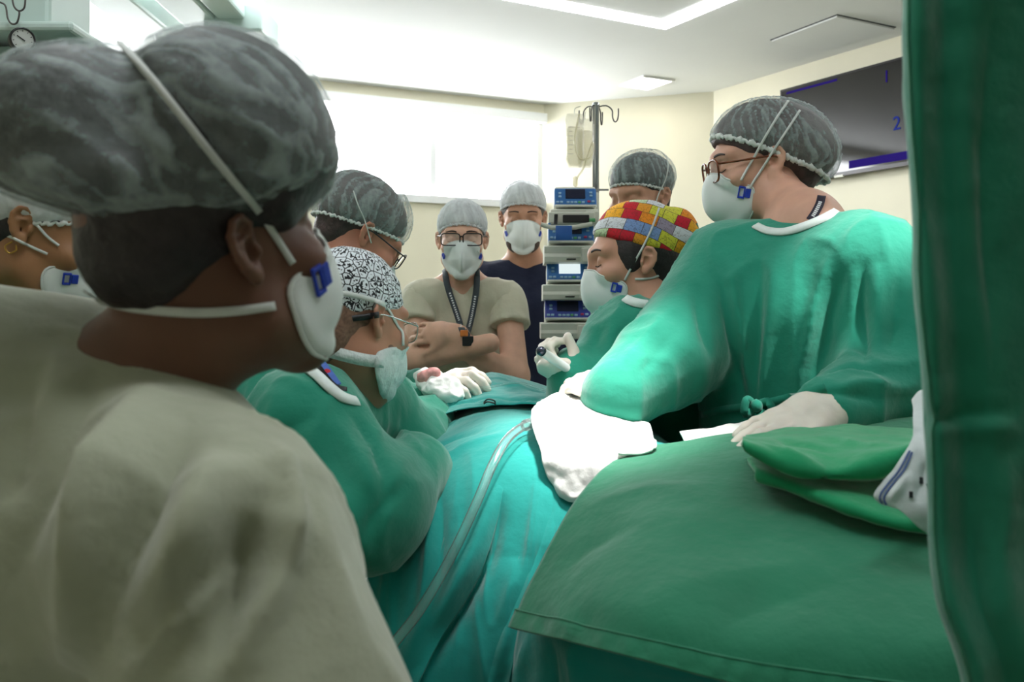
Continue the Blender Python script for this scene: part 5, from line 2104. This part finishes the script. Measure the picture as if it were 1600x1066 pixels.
obj('undershirt', *ribbon(inn, (.2, -.9, .35), .014, .0015), M['black'], B.root)

# ------------------------------------------------------------------ C: behind the surgeon
yaw, pit, rol = 62, 34, -4
C = Person('c', ear_to_center(572, 366, 2.12, yaw, pit, rol, 1), yaw, pit, rol)
C.neck(P(515, 425, 2.2), .052, .058)
C.torso(P(440, 780, 2.32), 70)
cel, cwr = P(600, 650, 2.10), P(668, 640, 2.02)
C.arm(C.shr, cel, cwr)
C.arm(C.shl, P(590, 620, 2.35), P(668, 610, 2.2))
C.finish(M['skin_c'], 'assistant in purple-tinted bouffant cap looking down behind the printed cap', .013, .0035)
ctC = ((0, .094, .046), (0, -.125, -.020))
capC = C.cap_sdf([((0, -.026, .058), (.094, .118, .090)), ((0, -.085, .03), (.08, .055, .06))], ctC)
hC = Sdf().frame(C.R, C.o)
hC.ell((0, -.028, .052), (.086, .110, .083)).ell((0, -.065, -.02), (.055, .04, .05), k=.03)
hC.ell((0, .085, -.035), (.10, .085, .085), k=.01, op='s')
C.hairpiece(hC, M['hair_brown'])
bC = C.bouffant(capC, M['cap'], .0045)
C.cap_band(capC, ctC, bC)
C.mask()
C.strap([(552, 298), (560, 322), (570, 345), (580, 380)], union(cutless(capC), C.hsdf), .0028, .003, C.root, M['strap'], 'mask_strap')
C.glasses(M['frame_black'])
gC = C.gown_sdf([(C.shr, cel, cwr, (.075, .064, .052)), (C.shl, P(590, 620, 2.35), P(664, 612, 2.2), (.07, .062, .05))], hem=.5)
C.gown(gC, M['green_b'], 'gown', .013)
gl = Sdf()
hand_sdf(gl, P(664, 622, 2.03), (P(700, 596, 2.0) - P(664, 622, 2.03)), (.2, .3, -1), 1, (.5, .55, .6, .6), 1.0, r=1.08)
C.glove(gl, 'glove')
gl = Sdf()
hand_sdf(gl, P(668, 612, 2.2), (P(715, 600, 2.1) - P(668, 612, 2.2)), (.2, -.3, -1), -1, (.5, .5, .5, .5), 1.0, r=1.08)
C.glove(gl, 'glove')
ga = Sdf().ell(P(688, 604, 1.96), (.040, .036, .022)).ell(P(668, 592, 1.98), (.028, .026, .020), k=.02).ell(P(702, 618, 1.94), (.026, .026, .018), k=.02)
V, Fc = ga.mesh(.0032, smooth=1)
V = V + vnormals(V, Fc) * (.010 * (1 - np.abs(fbm(V, 34, 3, 2))) - .005)[:, None]
gw_ = tag(obj('gauze_wad', V, Fc, M['gauze']), 'bright wad of white gauze with a pinkish patch at the far drape end', 'gauze')
gs = Sdf().ell(P(664, 588, 1.955), (.017, .010, .012)).ell(P(678, 584, 1.955), (.012, .009, .010), k=.010)
V, Fc = gs.mesh(.0032, smooth=1)
V = V + vnormals(V, Fc) * (.008 * (1 - np.abs(fbm(V, 40, 3, 5))) - .004)[:, None]
obj('red_patch', V, Fc, M['stain'], gw_)

# ------------------------------------------------------------------ D: woman with crossed arms
yaw, pit, rol = 178, 6, 0
D = Person('d', P(722, 375, 3.1), yaw, pit, rol, .98)
D.neck(P(722, 445, 3.16), .046, .052)
D.torso(P(726, 800, 3.2), 180, chest=.09, sh=(P(792, 466, 3.14), P(656, 466, 3.14)))
del_r, dwr_r = P(648, 562, 3.04), P(766, 536, 2.93)
del_l, dwr_l = P(806, 588, 3.02), P(706, 522, 2.965)
D.body.chain([D.shr, del_r, dwr_r], [.044, .041, .030], k=.025)
D.body.chain([D.shl, del_l, P(750, 560, 3.0), dwr_l], [.044, .042, .036, .029], k=.02)
hand_sdf(D.body, dwr_l, P(660, 520, 2.99) - dwr_l, (-.1, 1, -.25), 1, (.28, .3, .3, .32), .95, thumb=(.7, .5, .1), k=.004)
D.body.frame()
D.finish(M['skin_d'], 'woman in beige scrubs and glasses standing with her arms crossed', .0075, .0035)
ctD = ((0, .094, .056), (0, -.10, -.020))
capD = D.cap_sdf([((0, -.016, .050), (.083, .106, .086))], ctD)
D.hairpiece(D.hair_sdf(), M['hair_brown'])
bD = D.bouffant(capD, M['cap_w'], .0045, .004)
D.cap_band(capD, ctD, bD, M['cap_w'])
D.mask(seam=.010, half=.064, low=-.122, back=.030, point=1.3, flat=1.8, fwd=.126, top=0.0)
for s in (1, -1):
    D.clip(s, None, 15, (.018, .011))
D.strap([(746, 392), (750, 398), (752, 406)], D.hsdf, .003, .012, D.mo)
D.glasses(M['frame_black'], w=.030, h=.019, r=.0021, y=.108, z=.004, sep=.035, tr=.002, square=1.5)
D.brows()
gD = Sdf()
rv = D.rv
gD.cone(P(724, 510, 3.17), P(726, 800, 3.2), .100, .125, k=.05, flat=(rv, 1.3))
gD.cone(P(726, 800, 3.2), P(726, 1000, 3.2), .14, .165, k=.05, flat=(rv, 1.3))
gD.cone(D.shl, D.shr, .058, .058, k=.04)
for sh in (D.shl, D.shr):
    gD.cone(D.nb - [0, 0, .035], D.nb * .35 + sh * .65 - [0, 0, .012], .045, .055, k=.04)
gD.cone(P(722, 436, 3.04), P(724, 498, 3.045), .058, .012, k=.010, op='s')
# arms pressed into the cloth stay visible
for a, b, ra, rb in ((del_r, dwr_r, .038, .03), (del_l, P(750, 560, 3.0), .040, .034)):
    gD.cone(a + [0, -.02, 0], b + [0, -.02, 0], ra, rb, k=.012, op='s')
D.gown(gD, M['beige'], 'scrub_top', .008, [([(676, 450), (682, 490), (684, 520)], .006, -.006), ([(772, 450), (780, 480), (782, 510)], .006, -.006), ([(720, 500), (740, 520)], .008, .004)], .003, 12)
for sh, el, f, re in ((D.shr, del_r, .40, .064), (D.shl, del_l, .36, .074)):
    sl = Sdf()
    e_ = sh * (1 - f) + el * f
    d_ = unit(el - sh)
    sl.cone(sh + [0, 0, -.005], e_ + d_ * .04, .058, re, k=.0)
    sl.plane(e_, d_ + np.array([0, 0, -.2]), k=.002)
    Vs, Fs = sl.mesh(.007, smooth=1)
    Ns = vnormals(Vs, Fs)
    Vs = Vs + Ns * (.006 * fbm(Vs * [1, 1, .5], 22, 2, 3))[:, None]
    obj('sleeve', Vs, Fs, M['beige'], D.root)
allD = union(gD, D.body)
for pts in ([(694, 420), (700, 450), (712, 485), (722, 515), (728, 526)], [(746, 422), (744, 455), (738, 490), (732, 515), (728, 528)]):
    ll = D.strap(pts, allD, .020, .006, D.root, M['lanyard'], 'lanyard', th=.0016)
    wp = ray(allD, dense([pts[1], pts[2], pts[3]], 20), .0085)
    for q in range(2, 18):
        obj('lettering', *ribbon([wp[q], wp[q] * .45 + wp[q + 1] * .55], (0, -1, .2), .006, .0005), M['print_white'], ll, smooth=False)
lc = ray(allD, np.array([(725, 521.), (729, 531.)]), .010)
obj('badge_clip', *box(lc[0], (.024, .008, .020), bev=.003), M['orange'], D.root, smooth=False)
obj('badge_holder', *box(lc[1] + [0.004, 0, -.004], (.034, .004, .03), bev=.002), M['black'], D.root, smooth=False)

# ------------------------------------------------------------------ E: man in navy
yaw, pit, rol = 180, 10, 0
E = Person('e', P(817, 341, 3.62), yaw, pit, rol, 1.04)
E.neck(P(820, 412, 3.70), .058, .066)
E.torso(P(822, 760, 3.74), 180, shw=.20, drop=.075)
for sh, q in ((E.shr, -1), (E.shl, 1)):
    E.arm(sh, sh + [q * .03, .02, -.28], sh + [q * .02, -.06, -.52])
    hand_sdf(E.body, sh + [q * .02, -.06, -.52], (0, -.05, -1), (-q, 0, 0), -q, (.2, .2, .25, .3), 1.0)
    E.body.frame()
E.finish(M['skin_e'], 'bearded man in navy V-neck scrubs and white mask beside the infusion pumps', .012, .0038)
ctE = ((0, .094, .060), (0, -.10, .0))
capE = E.cap_sdf([((0, -.016, .052), (.084, .106, .086))], ctE)
E.hairpiece(E.hair_sdf(), M['hair'])
bE = E.bouffant(capE, M['cap_w'], .005, .004)
E.cap_band(capE, ctE, bE, M['cap_w'])
E.mask(seam=.006, half=.066, low=-.118, top=.0, back=.026, point=.6, fwd=.126)
for s in (1, -1):
    E.clip(s, None, 15, (.020, .012))
E.brows()
bs = Sdf().frame(E.R, E.o, E.hs)
bs.ell((0, .03, -.085), (.062, .055, .045)).ell((0, -.03, -.06), (.08, .06, .08), k=.01, op='s')
V, Fc = bs.mesh(.006)
obj('beard', V, Fc, M['stubble'], E.root)
gE = E.gown_sdf([(E.shr, E.shr * .6 + (E.shr + [-.03, .02, -.28]) * .4, E.shr + [-.03, .02, -.24], (.072, .076, .08)), (E.shl, E.shl * .6 + (E.shl + [.03, .02, -.28]) * .4, E.shl + [.03, .02, -.24], (.072, .076, .08))], hem=.72, r_ch=.13, r_hip=.145, r_hem=.15, nb_drop=.035)
gE.cone(P(822, 400, 3.575), P(825, 468, 3.585), .066, .010, k=.010, op='s')
E.gown(gE, M['navy'], 'scrub_top', .011, [], .004, 8)
tr = Sdf()
for q in (-1, 1):
    h = E.hip + E.rv * .085 * q
    tr.chain([h, [h[0], h[1] - .02, .48], [h[0], h[1], .12]], [.115, .085, .075], k=.04)
E.gown(tr, M['navy'], 'trousers', .016, [], .004, 8)

# ------------------------------------------------------------------ H: person behind the patchwork cap
for key, ear, yaw, pit, side, lab, blobs, Y, nbp, hipp in (
        ('h', (1040, 308), -138, 10, -1, 'person in grey-teal scrubs and bouffant cap directly behind the patchwork cap', [((0, -.024, .058), (.090, .116, .086))], 2.75, (1040, 390), (1070, 760)),):
    H_ = Person(key, ear_to_center(ear[0], ear[1], Y, yaw, pit, 0, side), yaw, pit, 0)
    H_.neck(P(nbp[0], nbp[1], Y + .04))
    H_.torso(P(hipp[0], hipp[1], Y + .1), -120)
    for sh in (H_.shl, H_.shr):
        H_.arm(sh, sh + [-.02, .0, -.28], sh + [-.08, .0, -.50])
    H_.finish(M['skin_e'] if key == 'h' else M['skin_d'], lab, .014, .0042)
    ctH = ((0, .094, .050), (0, -.12, -.015))
    capH = H_.cap_sdf(blobs, ctH)
    hH = Sdf().frame(H_.R, H_.o)
    hH.ell((0, -.023, .053), (.085, .110, .081)).ell((0, -.06, -.02), (.055, .04, .05), k=.03)
    hH.ell((0, .085, -.035), (.10, .085, .085), k=.01, op='s')
    H_.hairpiece(hH)
    bH = H_.bouffant(capH, M['cap'], .0055)
    H_.cap_band(capH, ctH, bH)
    H_.mask()
    H_.wrap(union(cutless(capH), H_.hsdf), [(-.07, .03, -.03), (-.085, .0, .04), (-.075, -.04, .10), (-.03, -.07, .14), (0, -.08, .145)], .004, m=M['strap'], name='mask_strap')
    gH = H_.gown_sdf([(sh, sh + [-.02, .0, -.28], sh + [-.07, .0, -.47]) for sh in (H_.shl, H_.shr)], hem=.5, nb_drop=.03)
    H_.gown(gH, M['greyteal'], 'gown', .015)

# ------------------------------------------------------------------ G: woman with the patchwork cap
yaw, pit, rol = -97, 5, 0
G = Person('g', ear_to_center(1013, 407, 2.0, yaw, pit, rol, -1, 1.0), yaw, pit, rol)
G.neck(P(1026, 492, 2.06), .046, .055)
G.torso(P(1085, 860, 2.32), -112, sh=(P(985, 535, 1.92), P(975, 520, 2.22)))
gel, gwr = P(930, 622, 1.90), P(903, 592, 1.86)
gel2, gwr2 = P(1010, 690, 2.28), P(905, 640, 2.25)
G.arm(G.shl, gel, gwr)
G.arm(G.shr, gel2, gwr2)
G.finish(M['skin_g'], 'woman in green gown and colourful patchwork cap looking down in profile', .012, .003)
ctG = ((0, .094, .066), (0, -.10, -.008))
capG = G.cap_sdf([((0, -.016, .044), (.082, .104, .090)), ((0, -.105, .05), (.058, .045, .058))], ctG, k=.02)
V, Fc = capG.mesh(.004, smooth=2)
L = G.hl(V)
V = V + vnormals(V, Fc) * (fbm(L, 24, 2, 8) * .0025)[:, None]
uvG = np.stack([-L[:, 1] * 1.0 + np.abs(L[:, 0]) * .15, L[:, 2] + L[:, 0] * .35], 1)
pcG = obj('patchwork_cap', V, Fc, M['patch'], G.root, uv=uvG)
for pts in ([(.0, -.125, .02), (-.03, -.13, .0), (-.05, -.125, -.022), (-.055, -.115, -.032)], [(.0, -.125, .02), (-.02, -.145, .0), (-.035, -.16, -.01), (-.04, -.165, -.03)]):
    tp_ = G.hw(dense(pts, 14))
    V, Fc = ribbon(tp_, -G.R[:, 0], np.linspace(.010, .018, 14), .002)
    obj('cap_tie', V, Fc, M['patch'], pcG, uv=np.stack([V[:, 0], V[:, 2]], 1))
obj('tie_knot', *mj(*[lathe([(.004, -.008), (.011, -.003), (.011, .004), (.004, .009)], G.hw((-.01, -.128, .016))[0], G.R[:, 0], 10)]), M['patch'], pcG)
hG = G.hair_sdf(grow=.003)
hG.frame(G.R, G.o)
hG.ell((-.052, .018, .012), (.024, .028, .045), k=.015)
hG.ell((0, -.088, -.02), (.046, .032, .040), k=.02)
G.hairpiece(hG)
allG = union(cutless(capG), G.hsdf)
G.mask(fwd=.118, low=-.124, half=.062, back=.022, top=-.010, flat=2.8)
G.clip(-1, 49, 15, (.021, .012))
G.strap([(1030, 325), (1018, 358), (1005, 385), (990, 412), (980, 430), (976, 438)], allG, .0045, .003, G.mo)
G.strap([(1036, 428), (1020, 434), (1005, 436), (992, 436)], G.body, .0045, .003, G.mo)
G.brows()
gG = G.gown_sdf([(G.shl, gel, gwr, (.085, .078, .058)), (G.shr, gel2, gwr2, (.08, .07, .056))], hem=.5, r_ch=.14, nb_drop=.05)
gG.cone(P(1000, 545, 2.06), P(1010, 640, 2.10), .10, .13, k=.06)
G.gown(gG, M['green'], 'gown', .010, [
    ([(960, 490), (955, 540), (950, 590)], .012, .010), ([(985, 490), (975, 540), (970, 590)], .010, -.010), ([(940, 510), (925, 550), (915, 590)], .012, -.008), ([(1000, 500), (1000, 560)], .012, .010)], .005, 9)
cb = ray(union(gG, G.body), dense([(976, 466), (990, 472), (1008, 475), (1028, 472), (1044, 462), (1056, 450)], 24), .004)
obj('collar', *ribbon(cb, (-.2, -.9, .4), .018, .004), M['whiteknit'], G.root)
sh_ = ray(union(gG, G.body), dense([(1038, 440), (1044, 448), (1050, 452)], 10), .005)
gl = Sdf()
gh_w = P(905, 590, 1.86)
hand_sdf(gl, gh_w, P(868, 576, 1.84) - gh_w, (.1, .5, 1), -1, (.95, 1.0, 1.05, 1.05), .88, thumb=(.5, .3, .8), r=1.08, tcurl=.5)
G.glove(gl)
pen = root('pen_instrument', P(866, 562, 1.80))
tag(pen, 'white pen-shaped instrument with a dark round tip held in a glove', 'instrument')
pa, pb = P(846, 549, 1.77), P(892, 580, 1.82)
obj('barrel', *tube([pa, pb], .0085, 16), M['mask'], pen)
obj('tip', *lathe([(.0088, -.004), (.0088, .004), (.006, .008), (.003, .010)], pa, pa - pb, 16), M['pen_tip'], pen)

# ------------------------------------------------------------------ I: tall woman at the right
yaw, pit, rol = -93, 9, 2
I = Person('i', ear_to_center(1213, 251, 1.86, yaw, pit, rol, -1, .97), yaw, pit, rol, .97)
I.neck(P(1262, 352, 1.80), .048, .056)
I.torso(P(1270, 760, 1.86), -155, sh=(P(1355, 418, 1.70), P(1142, 424, 1.87)), chest=.12)
iel, iwr = P(1418, 590, 1.66), P(1300, 645, 1.52)
jel, jwr = P(1052, 552, 1.76), P(965, 618, 1.66)
I.arm(I.shl, iel, iwr)
I.arm(I.shr, jel, jwr)
I.finish(M['skin_i'], 'tall woman in green gown and tortoiseshell glasses standing at the right', .012, .003)
ctI = ((0, .098, .078), (0, -.150, -.064))
capI = I.cap_sdf([((0, -.020, .050), (.088, .114, .088)), ((0, -.080, .028), (.080, .085, .075)), ((0, -.105, -.005), (.068, .062, .058))], ctI, k=.04)
hI = Sdf().frame(I.R, I.o, I.hs)
hI.ell((0, -.020, .050), (.083, .109, .083)).ell((0, -.082, .024), (.074, .078, .068), k=.04).ell((0, -.105, -.002), (.06, .055, .045), k=.03).ell((0, -.075, -.035), (.05, .035, .05), k=.03)
hI.ell((0, .085, -.032), (.10, .085, .085), k=.01, op='s')
hI.ell((-.10, .01, -.035), (.036, .05, .052), k=.008, op='s').ell((.10, .01, -.035), (.036, .05, .052), k=.008, op='s')
I.hairpiece(hI, M['hair_brown'], .005)
bI = I.bouffant(capI, M['cap'], .0038, .0032, freq=34)
I.cap_band(capI, ctI, bI, w=.009, wav=.003)
I.mask(fwd=.124, low=-.128, half=.062, back=.022, top=-.004, cz=-.060, flat=2.6)
I.clip(-1, 49, 15, (.024, .013))
allI = union(cutless(capI), I.hsdf)
I.strap([(1232, 157), (1215, 182), (1195, 215), (1178, 246), (1164, 270), (1158, 282)], allI, .0046, .003, I.mo)
I.strap([(1250, 172), (1230, 203), (1208, 236), (1192, 262), (1178, 283), (1172, 294)], allI, .0046, .003, I.mo)
I.glasses(M['frame_tort'], w=.026, h=.022, r=.0022, y=.106, z=-.002, tr=.0022)
I.brows()
gI = I.gown_sdf([(I.shl, iel, iwr, (.092, .092, .060))], hem=.55, r_ch=.165, r_hip=.165, r_hem=.20, flat=1.3, nb_drop=.055, trap=.066)
gI.chain([I.shr, jel, jwr], [.098, .084, .066], k=.05)
gI.cone(P(1390, 560, 1.68), P(1420, 620, 1.62), .09, .085, k=.05)
I.gown(gI, M['green'], 'gown', .0068, [
    ([(1120, 400), (1135, 480), (1150, 560), (1165, 630)], .010, -.014),
    ([(1140, 400), (1150, 480), (1165, 560), (1175, 625)], .012, .014),
    ([(1190, 380), (1188, 470), (1185, 560), (1182, 625)], .010, -.010),
    ([(1215, 390), (1205, 480), (1195, 580), (1188, 630)], .012, .010),
    ([(1300, 390), (1275, 470), (1260, 540), (1245, 610)], .014, .016),
    ([(1330, 400), (1300, 480), (1290, 540), (1270, 600)], .012, -.014),
    ([(1352, 400), (1345, 470), (1348, 540), (1355, 570)], .010, -.016),
    ([(1370, 410), (1372, 480), (1375, 550)], .014, .014),
    ([(1280, 590), (1320, 572), (1352, 575), (1400, 590)], .010, -.014),
    ([(1290, 620), (1340, 600), (1400, 608), (1440, 600)], .012, .012),
    ([(1275, 640), (1300, 615), (1340, 618), (1380, 630)], .008, -.010),
    ([(1400, 430), (1400, 500), (1390, 560)], .014, -.012),
    ([(1085, 440), (1095, 500), (1110, 560)], .010, -.012),
    ([(1060, 470), (1000, 540), (960, 580)], .010, .006),
    ([(1070, 500), (1020, 560), (985, 600)], .010, -.006),
    ([(1170, 660), (1150, 700), (1130, 740)], .012, .012),
    ([(1200, 655), (1215, 690), (1225, 730)], .012, -.012)], .004, 8)
cb = ray(union(gI, I.body), dense([(1180, 352), (1198, 360), (1225, 362), (1255, 354), (1285, 342), (1308, 330)], 26), .004)
obj('collar', *ribbon(cb, (-.1, -.85, .6), .016, .004), M['whiteknit'], I.root)
lw = ray(union(gI, I.body), dense([(1284, 306), (1281, 318), (1274, 332), (1266, 344)], 16), .004)
ly = obj('lanyard', *ribbon(lw, (-.3, -.9, .3), .015, .0016), M['lanyard_dark'], I.root)
for q in range(4, 13):
    d = unit((-.3, -.9, .3)) * .0014
    obj('lettering', *ribbon([lw[q] + d, lw[q] * .4 + lw[q + 1] * .6 + d], (-.3, -.9, .3), .006, .0005), M['print_white'], ly, smooth=False)
# waist tie with a bow
bt = ray(gI, dense([(1095, 648), (1130, 640), (1175, 634), (1230, 622), (1290, 606)], 30), .004)
wt = obj('waist_tie', *ribbon(bt, (-.2, -1, .1), .014, .003), M['green'], I.root)
kc = ray(gI, np.array([(1180., 634.)]), .012)[0]
for pts in ([(0, 0, 0), (-.018, -.012, .012), (-.022, -.014, -.012), (-.004, -.006, -.008)], [(0, 0, 0), (.020, -.014, .008), (.028, -.014, -.020), (.006, -.008, -.010)],
            [(0, -.004, 0), (.006, -.012, -.03), (.022, -.010, -.055)], [(0, -.004, 0), (-.004, -.012, -.03), (.004, -.010, -.05)]):
    obj('bow_loop', *ribbon(dense([kc + np.array(q) for q in pts], 18), (-.2, -1, .1), .014, .003), M['green'], wt)
obj('knot', *lathe([(.006, -.010), (.012, -.004), (.012, .005), (.005, .011)], kc + [0, -.006, 0], (1, .1, .4), 10), M['green'], wt)
# gloves
gl = Sdf()
gw = P(1292, 648, 1.50)
hand_sdf(gl, gw, P(1190, 668, 1.46) - gw, (-.1, .25, -1), 1, (.16, .18, .2, .22), 1.05, thumb=(.85, .45, .1), r=1.1)
gl.frame()
gl.cone(P(1296, 646, 1.50), P(1262, 648, 1.49), .036, .033, k=.02)
I.glove(gl)
cf = P(1294, 646, 1.50)
a_ = unit(P(1292, 648, 1.50) - P(1190, 668, 1.46))
u_ = unit(np.cross(a_, [0, 0, 1]))
v_ = np.cross(a_, u_)
obj('glove_cuff', *tube([cf + (u_ * math.cos(q) + v_ * math.sin(q)) * .0375 for q in np.linspace(0, 2 * np.pi, 28, endpoint=False)], .0028, 8, closed=True), M['glove'], I.root)
gl = Sdf()
gw = P(962, 608, 1.65)
hand_sdf(gl, gw, (-.75, .65, .12), (.1, .4, -1), -1, (.35, .4, .45, .5), .92, thumb=(.8, .4, .3), r=1.08)
I.glove(gl)
